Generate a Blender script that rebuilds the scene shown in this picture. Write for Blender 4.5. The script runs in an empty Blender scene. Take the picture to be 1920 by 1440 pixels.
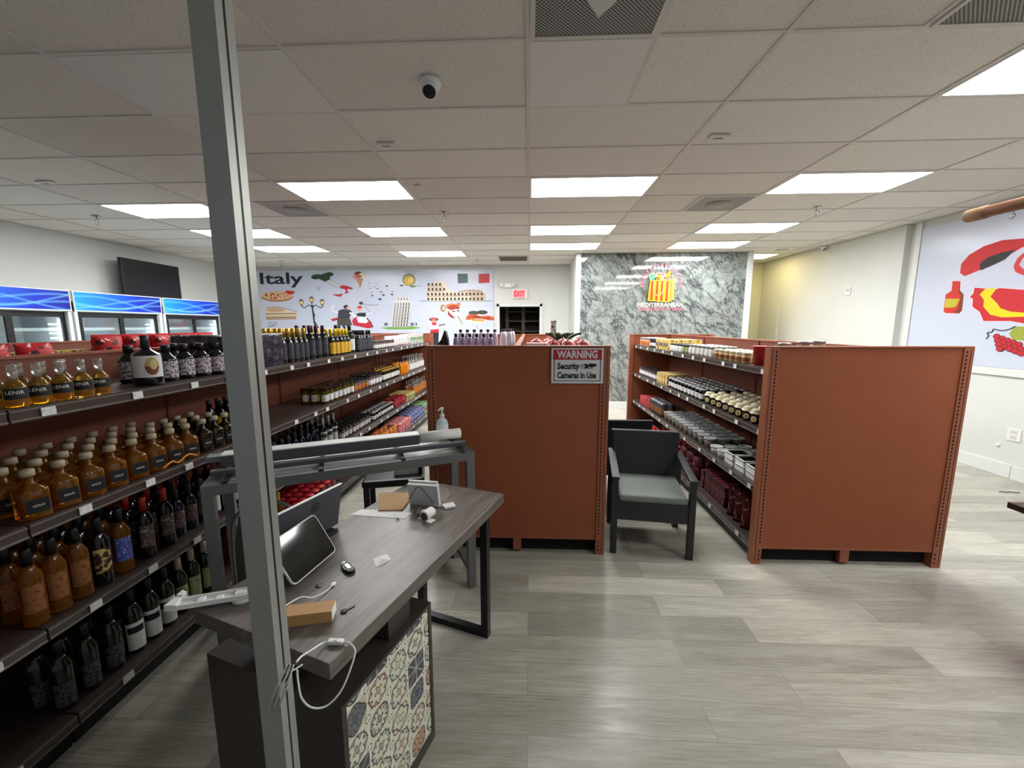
import bpy, math, random
from math import sin, cos, pi, radians
from mathutils import Vector, Matrix
random.seed(7)
S = bpy.context.scene
COL = S.collection
H = 1.66            # camera height
CZ = 3.0208         # ceiling height
# ------------------------------------------------------------------ camera
cam_d = bpy.data.cameras.new('camera'); cam = bpy.data.objects.new('camera', cam_d); COL.objects.link(cam)
cam_d.sensor_width = 36; cam_d.lens = 760.29/1920*36; cam_d.clip_start = .05; cam_d.clip_end = 60
yaw, pitch, roll = -.0425, .1432, -.0017
_r = Vector((cos(yaw), -sin(yaw), 0)); _f = Vector((sin(yaw)*cos(pitch), cos(yaw)*cos(pitch), -sin(pitch))); _u = _r.cross(_f)
_r2 = cos(roll)*_r+sin(roll)*_u; _u2 = -sin(roll)*_r+cos(roll)*_u
M = Matrix.Identity(4)
for i in range(3):
    M[i][0] = _r2[i]; M[i][1] = _u2[i]; M[i][2] = -_f[i]
M[2][3] = H
cam.matrix_world = M
S.camera = cam
# ------------------------------------------------------------------ world, exposure
W = bpy.data.worlds.new('world'); S.world = W; W.use_nodes = True
W.node_tree.nodes['Background'].inputs[0].default_value = (.86, .93, 1, 1)
W.node_tree.nodes['Background'].inputs[1].default_value = .16      # daylight through the open shop front behind the camera
S.view_settings.view_transform = 'Standard'; S.view_settings.look = 'None'
S.view_settings.gamma = 1; S.view_settings.use_curve_mapping = False
S.view_settings.exposure = 0.55
LIGHT = 18.0         # strength of the ceiling light diffusers

# ------------------------------------------------------------------ materials
def lin(c): return tuple(((v/255)/12.92 if v/255 <= .04045 else ((v/255+.055)/1.055)**2.4) for v in c)
MATS = {}
def mat(name, c=(200,200,200), rough=.5, metal=0, emit=0, trans=0, ior=1.45, spec=.5, vary=0, vscale=8, bump=0, bscale=60, coat=0):
    if name in MATS: return MATS[name]
    m = bpy.data.materials.new(name); m.use_nodes = True; nt = m.node_tree; b = nt.nodes['Principled BSDF']
    col = lin(c)+(1,)
    b.inputs['Base Color'].default_value = col; b.inputs['Roughness'].default_value = rough
    b.inputs['Metallic'].default_value = metal; b.inputs['IOR'].default_value = ior
    b.inputs['Specular IOR Level'].default_value = spec
    b.inputs['Transmission Weight'].default_value = trans; b.inputs['Coat Weight'].default_value = coat
    if emit: b.inputs['Emission Color'].default_value = col; b.inputs['Emission Strength'].default_value = emit
    if vary or bump:
        tc = nt.nodes.new('ShaderNodeTexCoord')
    if vary:
        n = nt.nodes.new('ShaderNodeTexNoise'); n.inputs['Scale'].default_value = vscale; n.inputs['Detail'].default_value = 4
        nt.links.new(tc.outputs['Object'], n.inputs['Vector'])
        r = nt.nodes.new('ShaderNodeValToRGB'); e = r.color_ramp.elements
        e[0].position = .3; e[1].position = .7
        e[0].color = tuple(min(1, v*(1-vary)) for v in col[:3])+(1,); e[1].color = tuple(min(1, v*(1+vary)) for v in col[:3])+(1,)
        nt.links.new(n.outputs[0], r.inputs[0]); nt.links.new(r.outputs[0], b.inputs['Base Color'])
    if bump:
        n = nt.nodes.new('ShaderNodeTexNoise'); n.inputs['Scale'].default_value = bscale
        nt.links.new(tc.outputs['Object'], n.inputs['Vector'])
        bp = nt.nodes.new('ShaderNodeBump'); bp.inputs['Strength'].default_value = bump; bp.inputs['Distance'].default_value = .01
        nt.links.new(n.outputs[0], bp.inputs['Height']); nt.links.new(bp.outputs[0], b.inputs['Normal'])
    MATS[name] = m; return m
class N:
    """small node helper"""
    def __init__(s, name, rough=.5, spec=.5):
        s.m = bpy.data.materials.new(name); s.m.use_nodes = True; s.nt = s.m.node_tree; s.b = s.nt.nodes['Principled BSDF']
        s.b.inputs['Roughness'].default_value = rough; s.b.inputs['Specular IOR Level'].default_value = spec; MATS[name] = s.m
        s.tc = s.nt.nodes.new('ShaderNodeTexCoord')
    def node(s, t, **k):
        n = s.nt.nodes.new(t)
        for a, v in k.items(): setattr(n, a, v)
        return n
    def link(s, a, b): s.nt.links.new(a, b)
    def math(s, op, a, b=None, c=None):
        n = s.nt.nodes.new('ShaderNodeMath'); n.operation = op
        for i, v in enumerate((a, b, c)):
            if v is None: continue
            if isinstance(v, (int, float)): n.inputs[i].default_value = v
            else: s.link(v, n.inputs[i])
        return n.outputs[0]
    def ramp(s, fac, stops, mode='LINEAR'):
        r = s.nt.nodes.new('ShaderNodeValToRGB'); cr = r.color_ramp; cr.interpolation = mode
        while len(cr.elements) < len(stops): cr.elements.new(.5)
        for e, (p, c) in zip(cr.elements, stops): e.position = p; e.color = lin(c)+(1,)
        s.link(fac, r.inputs[0]); return r.outputs[0]
    def mix(s, fac, a, b, mode='MIX'):
        n = s.nt.nodes.new('ShaderNodeMix'); n.data_type = 'RGBA'; n.blend_type = mode
        for i, v in ((0, fac), (6, a), (7, b)):
            if isinstance(v, (int, float)): n.inputs[i].default_value = v
            elif isinstance(v, tuple): n.inputs[i].default_value = lin(v)+(1,)
            else: s.link(v, n.inputs[i])
        return n.outputs[2]
    def mapping(s, scale=(1,1,1), loc=(0,0,0), rot=(0,0,0), src='Object'):
        n = s.nt.nodes.new('ShaderNodeMapping'); n.inputs['Scale'].default_value = scale; n.inputs['Location'].default_value = loc; n.inputs['Rotation'].default_value = rot
        s.link(s.tc.outputs[src], n.inputs[0]); return n.outputs[0]
    def noise(s, vec, scale=5, detail=4, rough=.5, dist=0):
        n = s.nt.nodes.new('ShaderNodeTexNoise'); n.inputs['Scale'].default_value = scale; n.inputs['Detail'].default_value = detail
        n.inputs['Roughness'].default_value = rough; n.inputs['Distortion'].default_value = dist; s.link(vec, n.inputs['Vector']); return n.outputs[0]
    def bump(s, h, st=.3, d=.005):
        n = s.nt.nodes.new('ShaderNodeBump'); n.inputs['Strength'].default_value = st; n.inputs['Distance'].default_value = d
        s.link(h, n.inputs['Height']); s.link(n.outputs[0], s.b.inputs['Normal'])
    def color(s, c): s.link(c, s.b.inputs['Base Color'])

def m_floor():
    n = N('floor_vinyl_planks', .38, .45)
    v = n.mapping((1,1,1))
    br = n.node('ShaderNodeTexBrick'); br.offset = .37; br.offset_frequency = 2
    n.link(v, br.inputs['Vector'])
    br.inputs['Scale'].default_value = 1; br.inputs['Brick Width'].default_value = 1.22; br.inputs['Row Height'].default_value = .18
    br.inputs['Mortar Size'].default_value = .0012; br.inputs['Mortar Smooth'].default_value = .2; br.inputs['Bias'].default_value = 0
    br.inputs['Color1'].default_value = (0,0,0,1); br.inputs['Color2'].default_value = (1,1,1,1); br.inputs['Mortar'].default_value = (.5,.5,.5,1)
    # per plank shift of the grain
    sep = n.node('ShaderNodeSeparateColor'); n.link(br.outputs['Color'], sep.inputs[0]); rnd = sep.outputs[0]
    va = n.node('ShaderNodeVectorMath', operation='MULTIPLY_ADD')
    cmb = n.node('ShaderNodeCombineXYZ'); n.link(rnd, cmb.inputs[0]); n.link(rnd, cmb.inputs[2])
    n.link(cmb.outputs[0], va.inputs[0]); va.inputs[1].default_value = (17, 0, 9); n.link(v, va.inputs[2])
    mp = n.node('ShaderNodeMapping'); mp.inputs['Scale'].default_value = (1.1, 9, 1); n.link(va.outputs[0], mp.inputs[0])
    g1 = n.noise(mp.outputs[0], 1.6, 6, .62, .8)
    mp2 = n.node('ShaderNodeMapping'); mp2.inputs['Scale'].default_value = (3, 60, 1); n.link(va.outputs[0], mp2.inputs[0])
    g2 = n.noise(mp2.outputs[0], 2, 4, .7)
    base = n.ramp(g1, [(.28, (150,146,133)), (.45, (180,176,163)), (.6, (196,193,181)), (.75, (212,209,198))])
    c = n.mix(.35, base, n.ramp(g2, [(.3, (140,136,124)), (.7, (222,219,208))]))
    pl = n.ramp(rnd, [(0, (206,206,204)), (1, (250,250,248))])
    c = n.mix(1, c, pl, 'MULTIPLY')
    c = n.mix(n.math('MULTIPLY', br.outputs['Fac'], .55), c, (88,86,80))
    n.color(c); n.bump(g2, .12, .002)
    n.link(n.ramp(g1, [(.3, (150,150,150)), (.7, (120,120,120))]), n.b.inputs['Roughness'])
    return n.m
def m_ceiling():
    n = N('acoustic_ceiling_tile', .95, .1)
    v = n.mapping()
    a = n.noise(v, 130, 3, .6); b = n.noise(v, 320, 2, .5)
    f = n.math('MULTIPLY', n.math('GREATER_THAN', a, .6), .55)
    c = n.mix(f, (236,235,229), (174,171,164))
    sx = n.node('ShaderNodeSeparateXYZ'); n.link(n.tc.outputs['Object'], sx.inputs[0])
    ix = n.math('FLOOR', n.math('DIVIDE', n.math('ADD', sx.outputs[0], .0118), 1.2192)); iy = n.math('FLOOR', n.math('DIVIDE', n.math('SUBTRACT', sx.outputs[1], 2.1682), .6096))
    cb = n.node('ShaderNodeCombineXYZ'); n.link(ix, cb.inputs[0]); n.link(iy, cb.inputs[1])
    wn = n.node('ShaderNodeTexWhiteNoise'); n.link(cb.outputs[0], wn.inputs[0])
    c = n.mix(1, c, n.ramp(wn.outputs[0], [(0, (240,238,236)), (1, (255,255,253))]), 'MULTIPLY')
    n.color(c); n.bump(b, .3, .002); return n.m
def m_marble():
    n = N('grey_marble', .05, .6)
    d = n.noise(n.mapping((1,1,1), rot=(0,.6,0)), 5.5, 9, .7, .5)
    def vein(sc, rot, scale, dist, loc=(0,0,0)):
        m2 = n.node('ShaderNodeMapping'); m2.inputs['Scale'].default_value = sc; n.link(n.mapping((1,1,1), loc, (0,rot,0)), m2.inputs[0])
        return n.math('ABSOLUTE', n.math('SUBTRACT', n.noise(m2.outputs[0], scale, 10, .66, dist), .5))
    w = vein((.5,1,1.5), -.85, 1.1, .4); w1 = vein((.6,1,1.5), -1.15, 1.9, .4, (4,0,2)); w2 = vein((1,1,1), .4, 5.5, .8, (3,1,2))
    c = n.ramp(d, [(.3, (104,110,108)), (.5, (128,135,132)), (.68, (150,157,153))])
    c = n.mix(n.math('MULTIPLY', n.ramp(w2, [(0, (255,255,255)), (.025, (0,0,0))]), .55), c, (182,189,185))
    c = n.mix(n.math('MULTIPLY', n.ramp(w1, [(0, (255,255,255)), (.022, (0,0,0))]), .75), c, (62,66,66))
    c = n.mix(n.math('MULTIPLY', n.ramp(w, [(0, (255,255,255)), (.02, (0,0,0))]), .9), c, (46,50,50))
    sx = n.node('ShaderNodeSeparateXYZ'); n.link(n.tc.outputs['Object'], sx.inputs[0])
    def joint(o, per, off):
        f = n.math('FRACT', n.math('DIVIDE', n.math('ADD', o, off), per)); return n.math('LESS_THAN', n.math('MULTIPLY', f, per), .008)
    j = n.math('MAXIMUM', joint(sx.outputs[0], 1.05, 2.05), joint(sx.outputs[2], .6, .57))
    c = n.mix(n.math('MULTIPLY', j, .6), c, (86,90,88))
    n.color(c); return n.m
def m_wood(name, a, b, c3, rough=.5, axis=0, sc=1):
    n = N(name, rough, .4)
    s = [2*sc, 26*sc, 26*sc] if axis == 0 else [26*sc, 2*sc, 26*sc]
    g = n.noise(n.mapping(tuple(s)), 1.3, 6, .65, .6); g2 = n.noise(n.mapping(tuple(v*3 for v in s)), 1.6, 3, .6)
    c = n.mix(.35, n.ramp(g, [(.3, a), (.52, b), (.72, c3)]), n.ramp(g2, [(.35, a), (.7, c3)]))
    n.color(c); n.bump(g2, .2, .002); return n.m
def m_tiles():
    """patchwork of patterned cement tiles; local y along the face, z up"""
    n = N('patterned_tiles', .25, .5)
    sx = n.node('ShaderNodeSeparateXYZ'); n.link(n.tc.outputs['Object'], sx.inputs[0])
    T = .104
    u = n.math('DIVIDE', n.math('ADD', sx.outputs[1], 5*T), T); v = n.math('DIVIDE', n.math('ADD', sx.outputs[2], -.04), T)
    iu = n.math('FLOOR', u); iv = n.math('FLOOR', v)
    pu = n.math('SUBTRACT', n.math('FRACT', u), .5); pv = n.math('SUBTRACT', n.math('FRACT', v), .5)
    r = n.math('SQRT', n.math('ADD', n.math('MULTIPLY', pu, pu), n.math('MULTIPLY', pv, pv))); th = n.math('ARCTAN2', pv, pu)
    def rnd(k):
        cb = n.node('ShaderNodeCombineXYZ'); n.link(iu, cb.inputs[0]); n.link(iv, cb.inputs[1]); cb.inputs[2].default_value = k
        w = n.node('ShaderNodeTexWhiteNoise'); n.link(cb.outputs[0], w.inputs[0]); return w.outputs[0]
    r1, r2, r3 = rnd(1.3), rnd(4.7), rnd(9.1)
    pet = n.math('MULTIPLY', n.math('FLOOR', n.math('MULTIPLY_ADD', r1, 2.99, 1)), 4)      # 4, 8 or 12 petals
    wob = n.math('COSINE', n.math('MULTIPLY', th, pet))
    R1 = n.math('ADD', n.math('MULTIPLY', wob, .075), n.math('MULTIPLY_ADD', r2, .09, .30))
    R2 = n.math('ADD', n.math('MULTIPLY', n.math('COSINE', n.math('MULTIPLY', th, 4)), n.math('MULTIPLY_ADD', r3, .12, -.06)), .42)
    wob3 = n.math('MULTIPLY', n.math('SINE', n.math('MULTIPLY', th, 4)), .05)
    R3 = n.math('ADD', wob3, .12)
    bg = n.ramp(r3, [(0, (214,212,190)), (.6, (222,220,202)), (.8, (196,190,168))], 'CONSTANT')
    fl = n.ramp(r1, [(0, (206,200,172)), (.22, (120,150,148)), (.38, (198,150,118)), (.52, (212,206,182)), (.66, (74,82,100)), (.78, (196,188,150)), (.9, (150,128,108))], 'CONSTANT')
    ink = n.ramp(r2, [(0, (58,56,52)), (.4, (44,48,62)), (.65, (92,70,56)), (.85, (62,84,88))], 'CONSTANT')
    i1 = n.math('LESS_THAN', r, R2); i2 = n.math('LESS_THAN', r, R1); i3 = n.math('LESS_THAN', r, R3)
    c = n.mix(n.math('MULTIPLY', i1, .85), bg, fl)
    c = n.mix(n.math('MULTIPLY', i2, n.math('GREATER_THAN', r2, .45)), c, bg); c = n.mix(n.math('MULTIPLY', i3, .8), c, fl)
    def line(R, w): return n.math('LESS_THAN', n.math('ABSOLUTE', n.math('SUBTRACT', r, R)), w)
    l = n.math('MAXIMUM', n.math('MAXIMUM', line(R1, .03), line(R2, .018)), line(R3, .02))
    c = n.mix(l, c, ink)
    au = n.math('ABSOLUTE', pu); av = n.math('ABSOLUTE', pv)
    dia = n.math('LESS_THAN', n.math('ABSOLUTE', n.math('SUBTRACT', n.math('ADD', au, av), .86)), .03)
    c = n.mix(n.math('MULTIPLY', dia, .8), c, ink)
    dark = n.math('GREATER_THAN', r3, .84)
    star = n.math('LESS_THAN', n.math('MINIMUM', n.math('ABSOLUTE', n.math('SUBTRACT', au, av)), n.math('MINIMUM', au, av)), .035)
    c = n.mix(dark, c, n.mix(star, (66,68,76), (150,152,152)))
    gr = n.math('GREATER_THAN', n.math('MAXIMUM', au, av), .475)
    c = n.mix(gr, c, (222,222,204))
    n.color(c); return n.m
def m_wave():
    n = N('cooler_header_print', .3, .4)
    v = n.mapping((1,1,1))
    sx = n.node('ShaderNodeSeparateXYZ'); n.link(v, sx.inputs[0])
    y, z = sx.outputs[1], sx.outputs[2]
    fr = n.math('DIVIDE', y, 1.3)
    base = n.ramp(fr, [(0, (24,140,220)), (.35, (20,96,205)), (.7, (16,44,170)), (1, (16,22,130))])
    tot = None
    for k, (a, f, p, sl, o) in enumerate([(.06,3.2,.4,-.08,.16),(.05,4.1,1.9,.10,.02),(.045,3.6,3.1,-.03,.1),(.06,2.6,5.0,.05,.08)]):
        cu = n.math('ADD', n.math('MULTIPLY', n.math('SINE', n.math('MULTIPLY_ADD', y, f, p)), a), n.math('MULTIPLY_ADD', y, sl, o))
        d = n.math('ABSOLUTE', n.math('SUBTRACT', z, n.math('ADD', cu, 1.875)))
        g = n.math('POWER', n.math('SUBTRACT', 1, n.math('MINIMUM', n.math('MULTIPLY', d, 34), 1)), 2.5)
        tot = g if tot is None else n.math('ADD', tot, g)
    c = n.mix(n.math('MINIMUM', n.math('MULTIPLY', tot, .45), .6), base, (120,195,245))
    n.color(c); n.link(c, n.b.inputs['Emission Color']); n.b.inputs['Emission Strength'].default_value = .32
    return n.m
def m_print(name, base, ink, scale=60, thr=.52, ink2=None):
    n = N(name, .55, .3); v = n.mapping()
    a = n.noise(v, scale, 3, .6)
    c = n.mix(n.math('GREATER_THAN', a, thr), base, ink)
    if ink2: c = n.mix(n.math('GREATER_THAN', n.noise(n.mapping(loc=(3,5,1)), scale*.7, 2), .58), c, ink2)
    n.color(c); return n.m
def m_weave():
    n = N('black_wicker', .45, .5)
    w = n.node('ShaderNodeTexChecker'); w.inputs['Scale'].default_value = 90; n.link(n.mapping((1,1,.7)), w.inputs[0])
    c = n.mix(w.outputs['Fac'], (22,22,25), (46,46,50)); n.color(c); n.bump(w.outputs['Fac'], .8, .004); return n.m
FLOOR, CEIL, MARBLE, TILES, WAVE, WEAVE = m_floor(), m_ceiling(), m_marble(), m_tiles(), m_wave(), m_weave()
WALL = mat('white_wall_paint', (209,211,207), .6, vary=.02, vscale=2)
WALLW = mat('cream_passage_wall', (212,210,184), .6)  # yellower base colour for the passage end of the back wall
TRIM = mat('white_trim_paint', (216,219,216), .4)
TBAR = mat('ceiling_grid_metal', (212,208,202), .5)
PLAIN = mat('plain_ceiling_panel', (226,226,222), .7)
LAMP = mat('lit_diffuser', (255,255,255), .5, emit=LIGHT)
LAMPW = mat('warm_lit_diffuser', (255,232,160), .5, emit=LIGHT*.6)
LFRAME = mat('light_frame', (225,225,222), .5)
BROWN = mat('brown_pegboard', (150,84,56), .62, vary=.05, vscale=5, bump=.06, bscale=300, spec=.3)
BROWNM = mat('brown_enamel_metal', (152,88,62), .42, vary=.04)
BROWND = mat('dark_brown_back_panel', (122,66,46), .6, vary=.06, vscale=4)
SHELF = mat('dark_shelf_metal', (74,62,58), .34, metal=.2)
LIP = mat('shelf_price_rail', (96,86,82), .28, metal=.5)
RAIL = mat('price_rail_strip', (140,132,128), .25, metal=.4)
SLOT = mat('slot_black', (14,10,9), .9)
BLACK = mat('black_plastic', (20,20,22), .45)
BLACKM = mat('black_metal', (36,35,37), .4, metal=.3)
TAG = m_print('price_tag_print', (226,226,224), (90,90,92), 190, .62)
GREY = mat('grey_painted_metal', (142,146,144), .42, metal=.15, vary=.02)
POST = mat('brushed_aluminium', (168,171,166), .40, metal=.55)
GREYD = mat('bench_grey_metal', (112,114,114), .4, metal=.3, vary=.03)
GREYS = mat('slate_grey_panel', (74,77,82), .5)
PALE = mat('pale_panel', (206,209,206), .4)
STEEL = mat('chrome', (210,210,210), .15, metal=1)
DESK = m_wood('grey_brown_desk_wood', (74,66,61), (106,98,91), (132,124,116), .36, 1)
CAB = m_wood('dark_cabinet_wood', (46,38,35), (60,51,47), (76,66,61), .45, 1)
DARKW = m_wood('dark_tabletop_wood', (44,33,27), (60,46,38), (78,62,50), .35, 1)
WHITE = mat('white_plastic', (232,233,232), .35)
PAPER = mat('white_paper', (236,236,230), .7)
GLASS = mat('clear_glass', (250,253,252), .02, trans=1)
PANE = N('cooler_glass', .05); 
def _pane():
    nt = PANE.nt; nt.nodes.remove(PANE.b); o = nt.nodes['Material Output']
    t = nt.nodes.new('ShaderNodeBsdfTransparent'); t.inputs[0].default_value = (.9,.95,.95,1)
    g = nt.nodes.new('ShaderNodeBsdfGlossy'); g.inputs['Roughness'].default_value = .05
    mx = nt.nodes.new('ShaderNodeMixShader'); mx.inputs[0].default_value = .12
    nt.links.new(t.outputs[0], mx.inputs[1]); nt.links.new(g.outputs[0], mx.inputs[2]); nt.links.new(mx.outputs[0], o.inputs[0])
    return PANE.m
PANE = _pane()

# ------------------------------------------------------------------ mesh building
class MB:
    def __init__(s): s.v = []; s.f = []; s.fm = []; s.sm = []; s.mats = []; s.X = None
    def mi(s, m):
        if m not in s.mats: s.mats.append(m)
        return s.mats.index(m)
    def add(s, vs, fs, m=None, smooth=False):
        o = len(s.v)
        for p in vs:
            p = Vector(p)
            if s.X is not None: p = s.X @ p
            s.v.append(tuple(p))
        k = s.mi(m)
        for f in fs: s.f.append(tuple(i+o for i in f)); s.fm.append(k); s.sm.append(smooth)
        return s
    def box(s, a, b, m=None):
        x0,x1 = sorted((a[0],b[0])); y0,y1 = sorted((a[1],b[1])); z0,z1 = sorted((a[2],b[2]))
        return s.add([(x0,y0,z0),(x1,y0,z0),(x1,y1,z0),(x0,y1,z0),(x0,y0,z1),(x1,y0,z1),(x1,y1,z1),(x0,y1,z1)],
              [(3,2,1,0),(4,5,6,7),(0,1,5,4),(1,2,6,5),(2,3,7,6),(3,0,4,7)], m)
    def lathe(s, pr, m=None, n=20, c=(0,0), smooth=True, square=0):
        vs = []; fs = []
        for r, z in pr:
            for i in range(n):
                a = 2*pi*(i+.5)/n; k = 1
                if square:
                    k = 1/max(abs(cos(a)), abs(sin(a))); k = 1+(min(k, 1.22)-1)*square*(r > .6*max(q[0] for q in pr))
                vs.append((c[0]+r*k*cos(a), c[1]+r*k*sin(a), z))
        for j in range(len(pr)-1):
            for i in range(n):
                i2 = (i+1) % n; fs.append((j*n+i, j*n+i2, (j+1)*n+i2, (j+1)*n+i))
        if pr[0][0] > 1e-5: fs.append(tuple(reversed(range(n))))
        if pr[-1][0] > 1e-5: fs.append(tuple((len(pr)-1)*n+i for i in range(n)))
        return s.add(vs, fs, m, smooth)
    def cyl(s, c, r, z0, z1, m=None, n=20): return s.lathe([(r, z0), (r, z1)], m, n, c)
    def prism(s, poly, d0, d1, m=None, plane='xz'):
        n = len(poly)
        def P(a, b, d): return {'xz': (a, d, b), 'yz': (d, a, b), 'xy': (a, b, d)}[plane]
        vs = [P(a, b, d0) for a, b in poly]+[P(a, b, d1) for a, b in poly]
        fs = [tuple(range(n)), tuple(reversed(range(n, 2*n)))]+[(i, i+n, (i+1) % n+n, (i+1) % n) for i in range(n)]
        return s.add(vs, fs, m)
    def tube(s, pts, r, m=None, n=8, caps=True):
        pts = [Vector(p) for p in pts]; vs = []; fs = []
        prev = None
        for i, p in enumerate(pts):
            d = (pts[min(i+1, len(pts)-1)]-pts[max(i-1, 0)]).normalized()
            if prev is None:
                up = Vector((0,0,1)) if abs(d.z) < .9 else Vector((1,0,0)); a = d.cross(up).normalized()
            else: a = (prev-d*prev.dot(d)).normalized()
            prev = a; b = d.cross(a)
            for k in range(n):
                t = 2*pi*k/n; vs.append(p+a*r*cos(t)+b*r*sin(t))
        for j in range(len(pts)-1):
            for i in range(n):
                i2 = (i+1) % n; fs.append((j*n+i, j*n+i2, (j+1)*n+i2, (j+1)*n+i))
        if caps: fs.append(tuple(reversed(range(n)))); fs.append(tuple((len(pts)-1)*n+i for i in range(n)))
        return s.add(vs, fs, m, True)
    def grid(s, fn, nu, nv, m=None, smooth=True):
        vs = [fn(i/nu, j/nv) for j in range(nv+1) for i in range(nu+1)]
        fs = [(j*(nu+1)+i, j*(nu+1)+i+1, (j+1)*(nu+1)+i+1, (j+1)*(nu+1)+i) for j in range(nv) for i in range(nu)]
        return s.add(vs, fs, m, smooth)
    def merge(s, o):
        for k in range(len(o.mats)): s.mi(o.mats[k])
        off = len(s.v); s.v += o.v
        for f, fm, sm in zip(o.f, o.fm, o.sm): s.f.append(tuple(i+off for i in f)); s.fm.append(s.mats.index(o.mats[fm])); s.sm.append(sm)
        return s
    def mesh(s, name):
        me = bpy.data.meshes.new(name); me.from_pydata(s.v, [], s.f)
        for m in s.mats: me.materials.append(m)
        me.polygons.foreach_set('material_index', s.fm); me.polygons.foreach_set('use_smooth', s.sm); me.update()
        return me
def smoothpath(pts, k=6):
    pts = [Vector(p) for p in pts]; out = []
    for i in range(len(pts)-1):
        p0 = pts[max(i-1, 0)]; p1 = pts[i]; p2 = pts[i+1]; p3 = pts[min(i+2, len(pts)-1)]
        for j in range(k):
            t = j/k; out.append(.5*((2*p1)+(-p0+p2)*t+(2*p0-5*p1+4*p2-p3)*t*t+(-p0+3*p1-3*p2+p3)*t**3))
    out.append(pts[-1]); return out
def tag(o, label=None, cat=None, group=None, kind=None):
    if label: o['label'] = label
    if cat: o['category'] = cat
    if group: o['group'] = group
    if kind: o['kind'] = kind
    return o
def thing(name, label, cat, loc=(0,0,0), rz=0, group=None):
    o = bpy.data.objects.new(name, None); COL.objects.link(o); o.location = loc; o.rotation_euler = (0,0,rz)
    o.empty_display_size = .05
    return tag(o, label, cat, group)
def obj(name, mb, parent=None, loc=None, rot=None, bevel=0, label=None):
    me = mb if isinstance(mb, bpy.types.Mesh) else mb.mesh(name)
    o = bpy.data.objects.new(name, me); COL.objects.link(o)
    if parent: o.parent = parent
    if loc: o.location = loc
    if rot: o.rotation_euler = rot
    if bevel:
        b = o.modifiers.new('bevel', 'BEVEL'); b.width = bevel; b.segments = 2; b.limit_method = 'ANGLE'; b.harden_normals = False
    if label: o['label'] = label
    return o
def struct(name, mb, **k): return tag(obj(name, mb, **k), kind='structure')
def B(a, b, m): return MB().box(a, b, m)
def text_geo(s, size, bold=0):
    c = bpy.data.curves.new('t', 'FONT'); c.body = s; c.size = size; c.align_x = 'CENTER'; c.align_y = 'CENTER'; c.offset = bold; c.resolution_u = 2
    o = bpy.data.objects.new('t', c); me = o.to_mesh()
    vs = [tuple(v.co) for v in me.vertices]; fs = [tuple(p.vertices) for p in me.polygons]
    o.to_mesh_clear(); bpy.data.objects.remove(o); bpy.data.curves.remove(c)
    return vs, fs
def text_on(mb, s, size, fn, m, bold=0, sx=1, w=None):
    """map the flat glyphs through fn(u, v) -> 3D point"""
    vs, fs = text_geo(s, size, bold)
    if w: ww = max(v[0] for v in vs)-min(v[0] for v in vs); sx = w/ww
    mb.add([fn(v[0]*sx, v[1]) for v in vs], fs, m); return mb
ORD = ['first','second','third','fourth','fifth','sixth','seventh','eighth','ninth','tenth','eleventh','twelfth','thirteenth','fourteenth','fifteenth','sixteenth','seventeenth','eighteenth','nineteenth','twentieth']

# ------------------------------------------------------------------ room
struct('floor', MB().add([(-7.6,-2,0),(6,-2,0),(6,10.6,0),(-7.6,10.6,0)], [(0,1,2,3)], FLOOR))
struct('ceiling', B((-7.6,-2,CZ+.004), (6,10.6,CZ+.1), CEIL))
gx = [-.0118+1.2192*i for i in range(-6, 5)]; gy = [2.1682+.6096*j for j in range(-6, 13)]
g = MB()
for x in gx: g.box((x-.012,-1.5,CZ-.003), (x+.012,9.48,CZ+.006), TBAR)
for y in gy: g.box((-6.9,y-.011,CZ-.002), (5.25,y+.011,CZ+.006), TBAR)
for i, j in ((0,-1),(0,0),(1,-1),(1,4),(-3,4)):
    x = -.0118+1.2192*(i+.5); y = 2.1682+.6096*j; g.box((x-.012,y,CZ-.0025), (x+.012,y+.6096,CZ+.006), TBAR)
struct('trim_1', g)
struct('wall_left', B((-7.0,-2,0), (-6.86,9.6,CZ), WALL))
bw = MB(); 
bw.box((-6.9,9.48,0), (-.69,9.62,CZ), WALL); bw.box((.235,9.48,0), (4.1,9.62,CZ), WALL); bw.box((-.69,9.48,2.09), (.235,9.62,CZ), WALL)
bw.box((4.1,9.48,0), (5.3,9.62,CZ), WALLW)
struct('wall_back', bw)
struct('wall_right', MB().box((5.25,-2,0), (5.4,6.03,CZ), WALL).box((5.165,6.03,0), (5.4,9.5,CZ), WALL))
struct('wall_marble', MB().box((.985,8.08,0), (4.10,8.2,CZ), MARBLE).box((.92,8.2,0), (4.14,8.3,CZ), WALL))
struct('trim_2', MB().box((.89,8.04,0), (.985,8.3,CZ), TRIM), bevel=.003)
struct('trim_3', MB().box((4.10,8.04,0), (4.20,8.3,CZ), TRIM), bevel=.003)
struct('wall_side', MB().box((.9,8.3,0), (.985,9.48,CZ), WALL))
struct('baseboard_right', MB().box((5.228,-1.5,0), (5.25,4.45,.15), TRIM).box((5.228,4.455,0), (5.25,6.03,.15), TRIM).box((5.145,6.03,0), (5.165,9.48,.15), TRIM), bevel=.003)
struct('baseboard_back', MB().box((.985,8.058,0), (4.10,8.08,.15), TRIM), bevel=.003)
struct('trim_4', MB().box((5.222,-1.5,1.10), (5.25,5.95,1.185), TRIM).box((5.225,5.87,1.185), (5.25,5.95,CZ), TRIM), bevel=.002)
struct('trim_5', MB().box((5.147,8.75,.15), (5.165,8.79,2.05), TRIM))
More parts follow.
